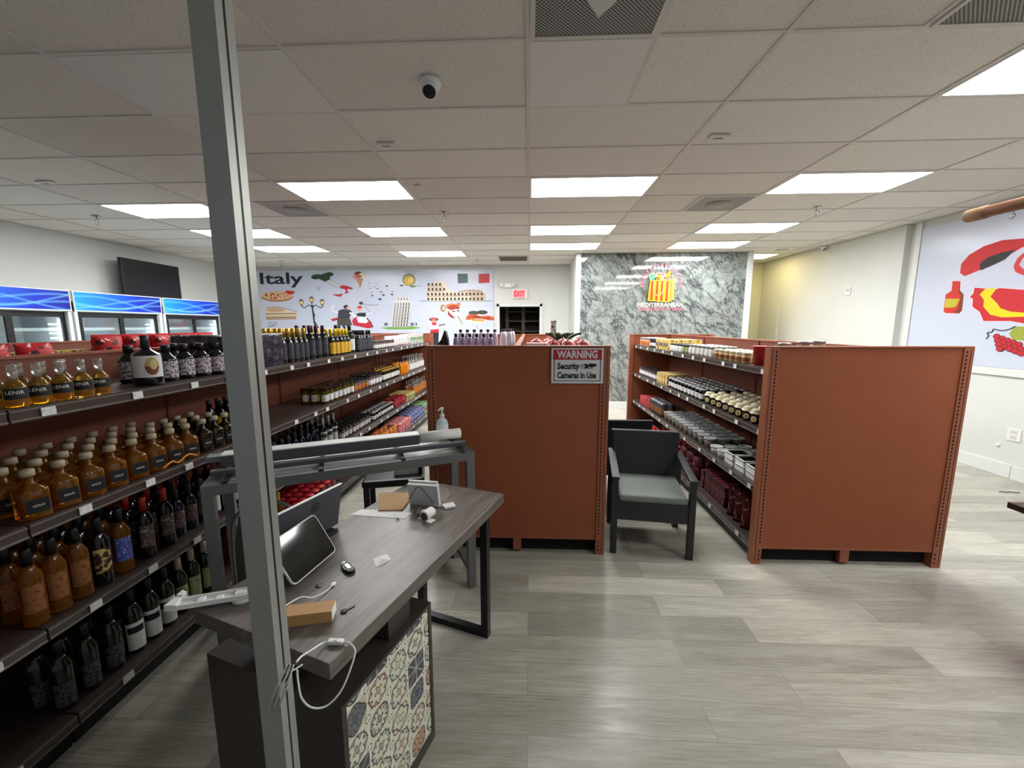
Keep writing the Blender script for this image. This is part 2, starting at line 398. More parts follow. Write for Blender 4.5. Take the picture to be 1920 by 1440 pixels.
# door opening with dark room beyond
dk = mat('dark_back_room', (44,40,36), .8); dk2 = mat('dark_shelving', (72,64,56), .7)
struct('door_1', MB().box((-.75,9.44,0), (-.69,9.5,2.15), TRIM).box((.235,9.44,0), (.295,9.5,2.15), TRIM).box((-.75,9.44,2.09), (.295,9.5,2.15), TRIM), bevel=.003)
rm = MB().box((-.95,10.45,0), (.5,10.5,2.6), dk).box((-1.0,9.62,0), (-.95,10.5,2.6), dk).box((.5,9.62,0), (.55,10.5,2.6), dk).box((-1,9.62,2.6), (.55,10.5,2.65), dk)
struct('wall_storeroom', rm)
t = thing('storage_rack', 'dark storage rack inside the unlit room beyond the far doorway', 'rack', (-.1,10.25,0))
fr = MB()
for x in (-.45,-.05,.42):
    fr.box((x-.04,-.15,0), (x+.04,-.1,2.2), dk2)
obj('frame', fr, t)
for z in (.5, 1.0, 1.5, 1.75, 1.98): obj('shelf', B((-.45,-.14,z), (.46,.14,z+.03), dk2), t)
# ceiling lights
cells = [(0,3),(0,6),(0,8),(-2,3),(-2,6),(-2,9),(-4,4),(-4,6),(-4,8),(2,3),(2,6),(2,8),(2,0),(2,-3)]
where = {(0,3):'nearest one directly above the middle brown shelving', (0,6):'second one back in the middle column', (0,8):'farthest one in the middle column by the marble wall',
 (-2,3):'nearest one in the column right of the grey post', (-2,6):'second one back in the column right of the grey post', (-2,9):'farthest one, above the Italy mural',
 (-4,4):'nearest one in the leftmost column above the coolers', (-4,6):'middle of the leftmost column, crossed by the grey post', (-4,8):'farthest one in the leftmost column beside the grey post',
 (2,3):'big bright one above the right brown shelving', (2,6):'second one back in the right column', (2,8):'farthest one in the right column before the marble wall', (2,0):'closest one, cut off by the top right corner', (2,-3):'next one behind the camera in the right column'}
for i, j in cells:
    x = -.0118+1.2192*i; y = 2.1682+.6096*j
    t = thing('ceiling_light', 'lit white ceiling light, '+where[(i,j)], 'ceiling light', (x,y,CZ), 0, 'lit ceiling panels')
    f = MB(); f.box((.012,.012,-.006),(1.207,.03,.0),LFRAME).box((.012,.58,-.006),(1.207,.598,0),LFRAME).box((.012,.03,-.006),(.03,.58,0),LFRAME).box((1.189,.03,-.006),(1.207,.58,0),LFRAME)
    obj('frame', f, t); obj('diffuser', B((.03,.03,-.004),(1.189,.58,-.001),LAMP), t)
t = thing('ceiling_light', 'warm yellow lit troffer in the passage right of the marble wall', 'ceiling light', (-.0118+1.2192*3+.55, 8.3, CZ), 0)
obj('frame', B((0,0,-.006),(.62,.57,-.003),LFRAME), t); obj('diffuser', B((.02,.02,-.01),(.6,.55,-.006),LAMPW), t)
tag(obj('blank_panel', B((-.0118-2*1.2192+.012,2.18,CZ-.004),(-1.243,2.766,CZ+.002),PLAIN)), 'large smooth unlit ceiling panel crossed by the grey post', 'ceiling panel')
tag(obj('blank_panel', B((0,2.18,CZ-.004),(.585,2.766,CZ+.002),PLAIN)), 'square smooth unlit ceiling panel behind the perforated return vent', 'ceiling panel')
# vents
def perforated():
    n = N('perforated_vent', .6, .2)
    w = n.node('ShaderNodeTexVoronoi'); w.inputs['Scale'].default_value = 75; w.inputs['Randomness'].default_value = 0; n.link(n.mapping((1,1,.01), rot=(0,0,.785)), w.inputs['Vector'])
    n.color(n.mix(n.math('LESS_THAN', w.outputs['Distance'], .4), (178,178,174), (66,66,66))); return n.m
PERF = perforated()
def vent(x, y, w, d, label, deco=None, m=PERF):
    t = thing('ceiling_vent', label, 'vent', (x,y,CZ))
    obj('frame', MB().box((0,0,-.012),(w,.02,0),TBAR).box((0,d-.02,-.012),(w,d,0),TBAR).box((0,.02,-.012),(.02,d-.02,0),TBAR).box((w-.02,.02,-.012),(w,d-.02,0),TBAR), t)
    obj('grille', B((.02,.02,-.008),(w-.02,d-.02,-.001), m), t)
    if deco: deco(t)
GRV = mat('grey_diffuser', (150,148,143), .5)
def arrow(t): obj('deflector', MB().prism([(.24,.36),(.30,.45),(.36,.36),(.36,.32),(.24,.32)], -.014,-.008, PALE, 'xy'), t, label='pale deflector plate')
vent(-.0, 1.5716, .585, .585, 'perforated grey return vent at the top edge beside the smooth square panel', arrow)
vent(1.83, 1.5716, .585, .585, 'perforated grey return vent cut off by the top right corner')
def disc(t): obj('disc', MB().lathe([(.001,-.02),(.12,-.02),(.13,-.012),(.13,-.008)], GRV, 28, (.29,.29)), t)
vent(1.83, 4.6166, .585, .585, 'grey square supply diffuser with a round plate between the right lights', disc, GRV)
vent(-3.045, 4.6166, .585, .585, 'grey square supply diffuser peeking out beside the grey post', disc, GRV)
def slats(t):
    for k in range(8): obj('slat', B((.02,.03+k*.068,-.02),(.58,.035+k*.068,-.006),GRV), t)
vent(-.63, 8.28, .6, .58, 'small slatted vent at the far end of the ceiling over the doorway', slats, mat('vent_dark',(90,88,84),.7))
# sprinklers
spk = [(-1.037,5.125,'hanging above the left end of the middle shelving'), (-5.406,5.081,'at the left above the coolers'), (3.348,5.114,'at the right under the large right light'), (-5.286,8.701,'far left above the word on the mural'), (-1.091,8.711,'far back near the slatted vent')]
pl = MB().lathe([(.034,0),(.036,-.004),(.012,-.012),(.012,-.03)], STEEL, 16); fr_ = MB()
fr_.tube([(-.012,0,-.03),(-.018,0,-.05),(0,0,-.07)], .0035, STEEL, 6).tube([(.012,0,-.03),(.018,0,-.05),(0,0,-.07)], .0035, STEEL, 6)
df = MB().lathe([(.004,-.068),(.018,-.072),(.018,-.075),(.001,-.075)], STEEL, 12)
mp, mf, md = pl.mesh('escutcheon'), fr_.mesh('yoke'), df.mesh('deflector')
for x, y, l in spk:
    t = thing('fire_sprinkler', 'chrome ceiling sprinkler head '+l, 'sprinkler', (x,y,CZ), 0, 'ceiling sprinklers')
    obj('escutcheon', mp, t); obj('yoke', mf, t); obj('deflector', md, t)
    t.scale = (1.35,1.35,1.35)
# cameras
def turret(x, y, label, rz=0, sc=1, z=CZ, rot=0):
    t = thing('security_camera', label, 'security camera', (x,y,z), rz); t.scale = (sc,)*3
    obj('base', MB().lathe([(.058,0),(.06,-.02),(.052,-.035),(.03,-.045)], WHITE, 28), t)
    b = MB(); b.X = Matrix.Translation((0,-.01,-.045)) @ Matrix.Rotation(radians(-38), 4, 'X')
    b.lathe([(.001,.04),(.03,.034),(.044,.01),(.046,-.02),(.044,-.036),(.036,-.04)], WHITE, 28)
    obj('ball', b, t)
    l = MB(); l.X = b.X; l.lathe([(.036,-.0395),(.036,-.042),(.012,-.043)], BLACK, 24)
    obj('lens', l, t)
turret(-.56, 2.47, 'white ball security camera with black lens on the ceiling near the top centre')
turret(5.10, 7.55, 'small security camera with black lens high in the far right wall corner', .6, .8)
for x, y, l in ((-1.084,3.253,'small white rectangular sensor on a ceiling tile left of centre'), (1.371,3.235,'small white rectangular sensor on a ceiling tile right of centre'), (-4.6,3.9,'small white sensor on the ceiling near the left edge')):
    t = thing('ceiling_sensor', l, 'sensor', (x,y,CZ)); obj('housing', B((-.07,-.035,-.016),(.07,.035,0),mat('sensor_white',(226,224,220),.5)), t, bevel=.004); obj('grille', B((-.04,-.012,-.018),(.03,.012,-.016),mat('sensor_grey',(150,146,142),.5)), t)
for x, y, l in ((4.62,7.9,'round white ceiling speaker in the passage beside the marble wall'), (-1.1,4.15,'tiny round ceiling pin above the near left light')):
    r = .1 if x > 0 else .025
    tag(obj('ceiling_speaker', MB().lathe([(r,0),(r,-.008),(r*.7,-.014),(.001,-.014)], mat('spk',(196,194,186),.6), 24), loc=(x,y,CZ)), l, 'speaker')
# ------------------------------------------------------------------ wall art
INK = {}
def ink(*c):
    if c not in INK: INK[c] = mat('ink_%d_%d_%d' % c, c, .6)
    return INK[c]
MURAL = mat('pale_blue_mural_print', (198,205,222), .22, spec=.5)
mural = thing('italy_mural', 'pale blue printed Italy mural with tower, amphitheatre, dancers and masks on the back wall', 'mural', (-6.372, 9.47, 3.027))
obj('panel', B((-.45,-.012,-2.0), (5.55,.0,-.095), MURAL), mural)
def A(u, v): return (u*.012468, -v*.0121-.00009*u*.012)
class Art:
    def __init__(s): s.mb = MB(); s.d = -.0125
    def poly(s, pts, c):
        s.d -= .00025; P = [A(*p) for p in pts]
        s.mb.add([(x, s.d, z) for x, z in P], [tuple(range(len(P)))], ink(*c)); return s
    def ell(s, u, v, a, b, c, n=16, rot=0): return s.poly([(u+a*cos(t)*cos(rot)-b*sin(t)*sin(rot), v+a*cos(t)*sin(rot)+b*sin(t)*cos(rot)) for t in [2*pi*k/n for k in range(n)]], c)
    def line(s, pts, w, c):
        for (a, b), (e, f) in zip(pts, pts[1:]):
            L = math.hypot(e-a, f-b) or 1; nx, ny = -(f-b)/L*w/2, (e-a)/L*w/2
            s.poly([(a+nx,b+ny),(e+nx,f+ny),(e-nx,f-ny),(a-nx,b-ny)], c)
        return s
    def done(s, name): return obj(name, s.mb, mural)
K = (34,36,48)
a = Art(); text_on(a.mb, 'Italy', .36, lambda u, v: (46*.012468+u, -.013, -23.5*.0121+v), ink(*K), bold=.007, w=1.03); a.done('printed_word')
a = Art(); CR, RD, OR = (214,180,138), (196,58,44), (206,120,60)
a.ell(37,57,31,9.5,(178,110,70)).ell(37,55,30,8.5,CR)
for k in range(26): a.ell(12+50*random.random(), 50+10*random.random(), 2.6, 1.4, random.choice([RD,OR,(150,84,50),(226,200,160)]), 8, random.random()*3)
a.ell(62,49,9,3.4,RD,12,.2).line([(66,46),(73,49)],1.2,(60,70,80)); a.done('printed_pizza')
a = Art()
a.poly([(11,92),(13,80),(30,76),(50,79),(58,84),(74,86),(72,100),(12,100)],(220,204,176)).ell(32,82,18,4,(204,160,130)).line([(13,79),(30,76),(50,79),(74,86)],.8,(110,80,60))
for v, c in ((90,(120,84,56)),(94,(206,180,140)),(97,(96,66,44)),(100,(150,110,74))): a.line([(12,v),(71,v-1)],1.6,c)
a.done('printed_sandwich')
a = Art()
a.ell(24,108,9,3,(120,124,138)).ell(24,108,7.4,2,(188,195,213)).line([(15,114),(29,112)],1.4,(90,92,104)).line([(70,113),(77,117)],1,(130,130,130)); a.done('printed_glasses')
a = Art()
a.poly([(105,19),(110,16),(118,15),(124,16),(136,12),(140,11),(147,13),(148,17),(141,20),(141,26),(131,29),(128,28),(120,24),(112,25),(106,23)],(38,70,52))
a.poly([(131,29),(141,25),(152,29),(160,35),(157,40),(148,38)],(196,202,206)).line([(131,29),(148,39),(157,41)],.6,(130,136,140)).line([(141,25),(153,31),(161,36)],.6,(130,136,140))
a.poly([(158,39),(163,36),(172,37),(184,42),(180,44),(173,43),(172,47),(176,49),(168,52),(167,50),(170,46),(166,43),(160,42)],(190,40,48))
a.poly([(142,53),(150,53),(157,53),(163,51),(162,55),(158,58),(150,56)],(190,40,56)).poly([(113,39),(124,39),(122,43),(119,48),(115,45)],(176,182,196)); a.done('printed_country_map')
a = Art()
a.poly([(190,25),(203,24),(197,41)],(176,130,86)).ell(189,20,5,6,(216,158,150)).ell(195,14,7,3.5,(110,66,56)).ell(202,18,7,5,(226,214,188)).ell(195,20,6,4,(206,120,110)).poly([(192,26),(200,26),(196,40)],(198,150,104)); a.done('printed_ice_cream')
a = Art()
def lamp(a, u, v):
    a.poly([(u-5,v-4),(u,v-7),(u+5,v-4)],K).poly([(u-4.6,v-3.5),(u+4.6,v-3.5),(u+2.6,v+5),(u-2.6,v+5)],(164,120,50)).ell(u,v,2.4,2.6,(236,220,160),10).line([(u,v+5),(u,v+8)],2,K)
lamp(a,103,63.5); lamp(a,83,68.5); lamp(a,123,68.5)
a.line([(84,76),(88,79),(92,76),(97,73),(104,76),(110,73),(115,76),(119,79),(123,76)],1.5,K)
a.poly([(101.8,72),(104.2,72),(106,88),(107,106),(104,107),(103,90)],K).ell(104,76,3,2,K).ell(105.5,92,2.4,3,K).poly([(103,105),(108,106),(114,118),(107,116)],K); a.done('printed_street_lamp')
# dancing couple in costume (flat print)
a = Art(); SK = (214,170,146)
a.line([(152,88),(143,85),(139,82),(142,77),(147,73)],2.6,(222,222,226)).line([(147,73),(151,72)],1.4,SK)
a.poly([(137,100),(150,97),(152,102),(140,104)],(186,44,60))
a.ell(168,77,5,4,(60,40,40)).ell(172,79,3.4,3,SK)
a.poly([(153,84),(160,81),(174,82),(179,86),(173,98),(176,112),(160,113),(149,111),(151,96)],(56,56,68)).poly([(150,98),(174,98),(178,112),(149,112)],(74,68,66))
a.line([(152,112),(153,122)],4.5,K).line([(161,112),(164,122)],4.5,K).line([(174,88),(181,91),(184,97)],3.4,(228,228,232))
a.poly([(182,98),(192,95),(207,98),(214,105),(218,116),(207,118),(190,114),(180,112),(178,103)],(188,40,56)).poly([(187,99),(192,94),(206,95),(210,104),(204,108),(190,107)],(226,228,236)).line([(206,98),(214,108),(217,116)],2.6,(120,60,50))
a.poly([(186,90),(194,88),(206,88),(204,96),(190,95)],(40,40,52)).ell(193,81,4.4,4.4,SK).ell(194,77.5,5,2.4,(200,60,56)).line([(201,72),(210,84),(216,86)],2,(190,180,176)).ell(197,70,4,3,(70,60,66)).line([(200,71),(214,74),(230,73)],1.4,(150,150,162)).line([(205,90),(214,90),(218,86)],2.2,(222,222,226))
a.line([(178,112),(172,120)],1.2,(210,210,214)); a.done('printed_dancers')
a = Art()
for u, v, sz in ((214,33,1.6),(227,33,1.8),(236,28,1.2),(224,39,1.8),(215,42,2),(229,43,2.6),(218,50,2),(236,49,3),(247,38,3.4),(249,45,1.6),(238,53,0.1),(219,56,3.4),(240,55,4),(257,48,2.4),(256,54,4),(233,63,5),(227,27,1),(231,37,1.3),(232,48,1.4)):
    a.poly([(u-sz,v-sz*.1),(u,v-sz*.45),(u+sz*.2,v-sz*.75),(u+sz*.4,v-sz*.2),(u+sz,v),(u+sz*.4,v+sz*.15),(u+sz*.1,v+sz*.6),(u-sz*.1,v+sz*.15)],(58,66,88))
a.done('printed_birds')
a = Art()
a.ell(289,27,12,11,(86,92,80)).ell(289,27.5,10.5,9.6,(214,184,92)).ell(292,27,5,5,(230,206,130)).poly([(284,15),(285,12),(279,10),(294,9),(292,12),(295,17)],(178,180,192)).ell(298,14,3,4,(150,154,166)).ell(298,14,2,3,(188,195,213))
a.ell(275,37,4,1.6,(96,116,80)).ell(296,39,6,2,(120,140,84)).line([(300,38),(313,38)],.9,(110,120,96)); a.done('printed_oil_jug')
a = Art(); T0, T1 = (222,208,188), (66,56,50)
a.line([(308,66.5),(442,66.5)],1.4,(132,140,128))
a.poly([(321,66),(322,37),(333,31),(348,29),(354,31),(360,38),(366,49),(378,50),(394,45),(414,45),(428,48),(431,55),(430,66)],T0)
a.poly([(397,52),(402,60),(405,66),(430,66),(430,52),(420,47),(400,47)],(198,176,156))
for r in range(4):
    vv = 62-9*r
    for k in range(15 if r < 2 else 5 if r == 2 else 4):
        u = 324+k*7.1+(r > 1)*1.5; a.poly([(u-1.7,vv+3),(u-1.9,vv-.6),(u,vv-2.4),(u+1.9,vv-.6),(u+1.7,vv+3)],T1)
for v in (57.5,48.6,40): a.line([(322,v),(352 if v < 50 else 400,v-.6)],.7,(140,118,98))
for k in range(9): a.ell(383+k*5,49-(.6*k if k < 5 else .6*(9-k)),1.1,1.3,T1,8)
a.done('printed_amphitheatre')
a = Art()
a.poly([(231,117),(250,115),(290,114),(310,117),(290,120),(245,120)],(112,160,70))
a.poly([(251,116),(253,100),(259,66),(264,66),(264,59),(289,60),(289,68),(293,68),(287,100),(286,116)],(214,214,212))
for r in range(7):
    for k in range(6):
        u = 259.5-r*.95+k*5.2+1.2; v = 70+r*6.6; a.poly([(u,v+4.2),(u,v),(u+1.1,v-1),(u+2.2,v),(u+2.2,v+4.2)],(92,88,86) if k > 2 else (134,128,124))
    a.line([(258-r*.95,75+r*6.6),(292-r*.95,75+r*6.6)],.6,(110,104,100))
for k in range(4): a.ell(268+k*5.5,62.5,1.1,1.7,(96,92,90),8)
for u in (241,244.5,291,294,300): a.ell(u,110,1.2,3.4,(60,72,56),8)
a.done('printed_leaning_tower')
a = Art(); a.poly([(379,16),(398,16),(398,33),(380,34)],(92,112,112)).poly([(400,17),(416,17),(416,33),(400,33)],(212,216,226)).poly([(418,17),(438,16),(438,33),(418,34)],(196,74,78)); a.done('printed_flag')
a = Art()
a.ell(351,80,5,7,(176,116,50)).ell(352,80,2.6,4,(188,195,213)).ell(368,77,12,6,(206,120,60)).ell(371,79,11,5,(166,64,44)).ell(380,73,4,3.4,(196,120,64)).ell(375,88,8,6.4,(232,222,214)).poly([(360,84),(364,90),(374,99),(366,98),(360,92)],(160,56,40)).ell(371,86,3,1.2,(70,50,50)).ell(379,85,3,1.2,(70,50,50)).line([(378,94),(387,110)],1.8,(170,150,90)); a.done('printed_feathered_mask')
a = Art()
a.ell(408,89,10,4,(70,76,62)).ell(424,88,10,4,(60,64,56)).poly([(393,98),(398,92),(412,92),(420,95),(436,94),(446,97),(446,103),(436,103),(425,100),(412,100),(400,102),(394,102)],(196,92,44)).poly([(398,97),(412,94),(424,98),(440,97),(436,101),(424,99),(412,98)],(150,44,36)).poly([(403,101),(428,101),(425,109),(415,111),(406,108)],(224,214,190)).poly([(404,101),(428,101),(426,105),(405,104)],(196,150,60)).line([(415,112),(413,120)],2,(170,172,176)); a.done('printed_carnival_mask')
a = Art()
a.ell(333,101,9,3.4,(92,58,52)).ell(333,100,6,2.8,(190,90,84)).ell(333,105,4,3.4,(206,150,120)).poly([(326,108),(342,108),(345,118),(340,124),(327,124),(324,117)],(208,208,212)).poly([(329,107),(338,107),(338,112),(330,112)],(200,40,70)).line([(324,112),(320,118),(328,124)],2,(190,190,196)).line([(342,113),(354,110)],2,(80,60,70)).poly([(326,121),(342,119),(342,126),(326,127)],(196,44,60)).poly([(325,126),(342,126),(339,170),(330,170)],(40,38,46)); a.done('printed_gondolier')
# right hand mural : (y, z) outlines on the wall plane
t = thing('spain_mural', 'pale blue mural on the right wall with red swoosh, bottle, map outline and grapes', 'mural', (0,0,0))
obj('panel', B((5.235,1.2,1.188), (5.249,5.863,2.93), MURAL), t)
def ra(name, L):
    m = MB(); d = 5.2345
    for pts, c in L:
        d -= .0004; m.add([(d, y, z) for y, z in pts], [tuple(range(len(pts)))], ink(*c))
    return obj(name, m, t)
def grow(P, k):
    cy = sum(p[0] for p in P)/len(P); cz = sum(p[1] for p in P)/len(P); return [(cy+(y-cy)*k, cz+(z-cz)*k) for y, z in P]
RED, YEL = (196,36,44), (232,206,20)
sw = [(5.303,2.283),(5.306,2.39),(5.23,2.484),(5.086,2.555),(4.902,2.588),(4.708,2.566),(4.45,2.48),(4.3,2.38),(4.45,2.42),(4.696,2.477),(4.826,2.405),(4.949,2.367),(5.043,2.304),(5.241,2.238)]
ra('printed_swoosh', [(sw, (200,44,50)), ([(5.076,2.283),(5.098,2.358),(5.03,2.42),(4.884,2.455),(4.759,2.46),(4.843,2.371),(4.942,2.33)], (48,46,48))])
ra('printed_ring', [([(4.686,2.41),(4.731,2.362),(4.753,2.282),(4.725,2.222),(4.652,2.18),(4.5,2.16),(4.35,2.25),(4.4,2.4),(4.55,2.44)], (204,60,64)), ([(4.68,2.36),(4.70,2.29),(4.65,2.24),(4.5,2.22),(4.42,2.28),(4.5,2.38)], (188,195,213))])
bo = [(5.378,2.196),(5.282,2.186),(5.271,2.071),(5.221,2.023),(5.211,1.832),(5.236,1.795),(5.411,1.806),(5.435,1.834),(5.439,2.039),(5.373,2.079)]
ra('printed_bottle', [(grow(bo,1.03),(240,224,224)),(bo,(200,48,40)),([(5.29,2.18),(5.278,2.08),(5.221,2.023),(5.211,1.832),(5.236,1.797),(5.30,1.80),(5.262,1.86),(5.255,2.0),(5.29,2.06)],(120,52,30)),([(5.431,1.986),(5.257,1.974),(5.285,1.89),(5.32,1.87),(5.427,1.873)],(186,178,50))])
sp = [(5.114,2.094),(4.986,2.071),(4.928,2.042),(4.852,2.065),(4.63,2.028),(4.2,2.04),(3.9,2.0),(3.95,1.7),(4.2,1.5),(4.45,1.62),(4.577,1.675),(4.697,1.699),(4.959,1.702),(5.014,1.807),(5.104,1.872),(5.112,1.965),(5.15,1.986),(5.115,2.027)]
ye = [(4.992,2.071),(4.878,2.061),(4.929,1.977),(4.854,1.902),(4.808,1.841),(4.712,1.803),(4.594,1.787),(4.1,1.78),(4.1,1.72),(4.587,1.743),(4.778,1.741),(4.899,1.773),(4.983,1.866),(4.99,1.945),(5.044,2.009)]
ra('printed_map', [(grow(sp,1.02),(244,226,226)),(sp,RED),(ye,YEL)])
L = [([(4.687,1.567),(4.639,1.642),(4.5,1.636),(4.45,1.485),(4.646,1.5)],(150,160,60))]
for k in range(16):
    y = 4.80-(k % 5)*.055-(k//5)*.02; z = 1.53-(k//5)*.045-(k % 5)*.02; rr = .032
    L.append(([(y+rr*1.2*cos(q*pi/5), z+rr*sin(q*pi/5)) for q in range(10)],(96,20,30))); L.append(([(y+rr*.95*cos(q*pi/5), z+rr*.8*sin(q*pi/5)) for q in range(10)],(190,36,44)))
ra('printed_grapes', L)
tb = MB(); tb.tube(smoothpath([(5.23,y,z) for y, z in [(4.90,1.50),(4.879,1.533),(4.895,1.569),(4.849,1.581),(4.837,1.611),(4.757,1.595),(4.684,1.613),(4.639,1.642)]]), .005, ink(50,50,60), 6)
obj('printed_tendril', tb, t)
# ------------------------------------------------------------------ logo sign on the marble
t = thing('shop_sign', 'colourful lit shop logo sign with striped grocery bag mounted on the grey marble wall', 'sign', (2.51, 8.06, 2.3))
def neon(name, c, e=1.6): return mat(name, c, .4, emit=e)
GO, RO, LY, PK, NW = neon('sign_gold',(240,150,14),.12), neon('sign_red_orange',(190,50,10),.2), neon('sign_yellow_edge',(250,220,60),.55), neon('sign_pink_tube',(226,96,124),.35), neon('sign_white_tube',(255,250,235),.6)
b = MB(); x0, x1, z0, z1 = -.23, .13, -.17, .20
b.prism([(x0-.01,z0),(x1+.0,z0-.03),(x1+.01,z1),(x0+.02,z1)], -.04, 0, GO)
for k in range(4): xx = x0+.035+k*.095; b.prism([(xx-.005,z0-.005-k*.006),(xx+.035,z0-.01-k*.006),(xx+.04,z1-.004),(xx+.005,z1-.004)], -.044, -.04, RO)
b.prism([(x1,z0-.03),(x1+.10,z0+.02),(x1+.10,z1+.03),(x1+.01,z1)], -.038, -.0, LY); b.prism([(x1+.045,z0-.0),(x1+.06,z0+.01),(x1+.06,z1+.0),(x1+.045,z1)], -.041, -.038, RO)
obj('bag', b, t)
e = MB(); e.tube([(x0-.01,-.045,z0),(x1,-.045,z0-.03),(x1+.10,-.045,z0+.02),(x1+.10,-.045,z1+.03),(x1+.01,-.045,z1),(x0+.02,-.045,z1),(x0-.01,-.045,z0)], .006, LY, 6).tube([(x1,-.045,z0-.03),(x1+.01,-.045,z1)],.006,LY,6)
obj('bag_outline', e, t)
h = MB(); h.tube(smoothpath([(-.15,-.05,.16),(-.15,-.05,.02),(-.12,-.05,-.05),(-.06,-.05,-.075),(0,-.05,-.05),(.03,-.05,.02),(.03,-.05,.16)]), .006, mat('sign_peach',(250,190,130),.5,emit=.7), 6); obj('bag_handle', h, t)
def card(nm, cx, cz, w, hh, rot, c, c2):
    m = MB(); m.X = Matrix.Translation((cx,-.03,cz)) @ Matrix.Rotation(rot, 4, 'Y'); m.box((-w/2,-.008,-hh/2),(w/2,.008,hh/2),NW); m.box((-w/2+.01,-.011,-hh/2+.01),(w/2-.01,-.008,hh/2-.01),neon(nm+'_paint',c,.2)); m.lathe([(.001,0),(.02,0)], None, 8) if 0 else None
    m.box((-w/5,-.013,-hh/5),(w/5,-.011,hh/5),neon(nm+'_mark',c2,.15)); obj(nm, m, t)
card('green_packet',-.17,.26,.10,.14,-.45,(20,150,90),(110,210,150)); card('dark_packet',-.09,.23,.09,.10,-.9,(60,40,20),(180,120,40)); card('yellow_packet',-.045,.26,.10,.13,.05,(240,190,30),(200,120,20)); card('red_packet',-.02,.315,.15,.05,.15,(200,30,30),(240,120,60)); card('jam_packet',.06,.25,.11,.12,.5,(240,220,226),(150,20,60))
br = MB(); br.X = Matrix.Translation((.115,-.03,.30)) @ Matrix.Rotation(.45, 4, 'Y'); br.lathe([(.001,-.10),(.028,-.08),(.034,0),(.028,.07),(.001,.09)], neon('bread',(236,140,20),.25), 14); obj('bread_loaf', br, t)
w_ = MB(); text_on(w_, 'MEDITERRANEAN', .11, lambda u, v: (u,-.03,-.255+v), NW, bold=.0, w=.86); obj('lettering', w_, t)
w_ = MB(); text_on(w_, 'GROCERY STORE', .075, lambda u, v: (u,-.03,-.335+v), PK, bold=.0, w=.84); obj('lettering', w_, t, label='pink lettering line')
ar = MB()
for k in range(17):
    th = pi*(1.02-.0652*k); cx, cz = .0+.37*cos(th), .13+.36*sin(th); ar.X = Matrix.Translation((cx,-.03,cz)) @ Matrix.Rotation(pi/2-th, 4, 'Y')
    ar.box((-.018,-.006,-.028),(.002,.006,.028),PK); ar.box((.002,-.006,-.028 if k % 2 else .01),(.018,.006,-.012 if k % 2 else .028),PK)
obj('lettering_arc', ar, t)
# exit sign, emergency light, thermostats, outlet
t = thing('exit_sign', 'lit red EXIT sign on the white wall above the dark doorway', 'sign', (-.218,9.48,2.37))
obj('housing', B((-.17,-.05,-.10),(.17,0,.10),mat('exit_case',(236,224,220),.5)), t, bevel=.004)
obj('face', B((-.15,-.054,-.085),(.12,-.05,.085),neon('exit_face',(246,130,136),.45)), t)
w_ = MB(); text_on(w_, 'EXIT', .17, lambda u, v: (u-.015,-.056,v-.0), neon('exit_red',(190,10,30),.35), bold=.004, w=.24); obj('lettering', w_, t)
t = thing('emergency_light', 'white twin-head emergency light on the back wall left of the EXIT sign', 'emergency light', (-.5,9.48,2.56))
obj('housing', B((-.14,-.06,-.05),(.14,0,.05),WHITE), t, bevel=.02)
for s in (-1,1):
    m = MB(); m.X = Matrix.Translation((s*.13,-.07,.015)) @ Matrix.Rotation(pi/2, 4, 'X'); m.lathe([(.03,-.02),(.05,0),(.05,.03),(.04,.035),(.001,.03)], mat('lamp_head',(214,216,214),.3), 18); obj('lamp_head', m, t)
t = thing('thermostat', 'white wall thermostat high on the far right wall', 'thermostat', (5.165,6.93,2.2)); obj('housing', B((-.025,-.045,-.06),(0,.045,.06),WHITE), t, bevel=.004); obj('display', B((-.027,-.03,.0),(-.025,.03,.04),mat('lcd',(170,176,170),.3)), t)
t = thing('wall_outlet', 'white electrical outlet low on the right wall above the baseboard', 'outlet', (5.249,4.49,.48)); obj('cover_plate', B((-.008,-.065,-.07),(0,.065,.07),mat('outlet_plate',(222,222,220),.4)), t, bevel=.003)
for dz in (-.03,.03): obj('socket', B((-.011,-.028,dz-.018),(-.008,.028,dz+.018),mat('outlet_socket',(200,200,198),.4)), t)
tag(obj('wall_plug', MB().lathe([(.02,0),(.014,.02),(.001,.022)], WHITE, 12), loc=(5.25,4.62,.33), rot=(0,-pi/2,0)), 'tiny round white knob on the right wall beneath the outlet', 'knob')
# TV
t = thing('television', 'large black flat television mounted high on the left wall above the coolers', 'television', (-6.62,7.03,2.45), radians(2))
obj('screen', B((0,-.56,-.30),(.03,.56,.30),mat('tv_screen',(30,31,34),.25)), t, bevel=.006)
obj('bezel', MB().box((-.02,-.57,-.31),(.028,.57,-.30),BLACK).box((-.02,-.57,.30),(.028,.57,.31),BLACK).box((-.02,-.57,-.30),(.028,-.56,.30),BLACK).box((-.02,.56,-.30),(.028,.57,.30),BLACK).box((-.04,-.5,-.28),(0,.5,.28),BLACK), t)
obj('wall_mount', MB().box((-.235,-.1,-.1),(-.2,.1,.1),BLACKM).box((-.2,-.03,-.03),(-.03,.03,.03),BLACKM), t)
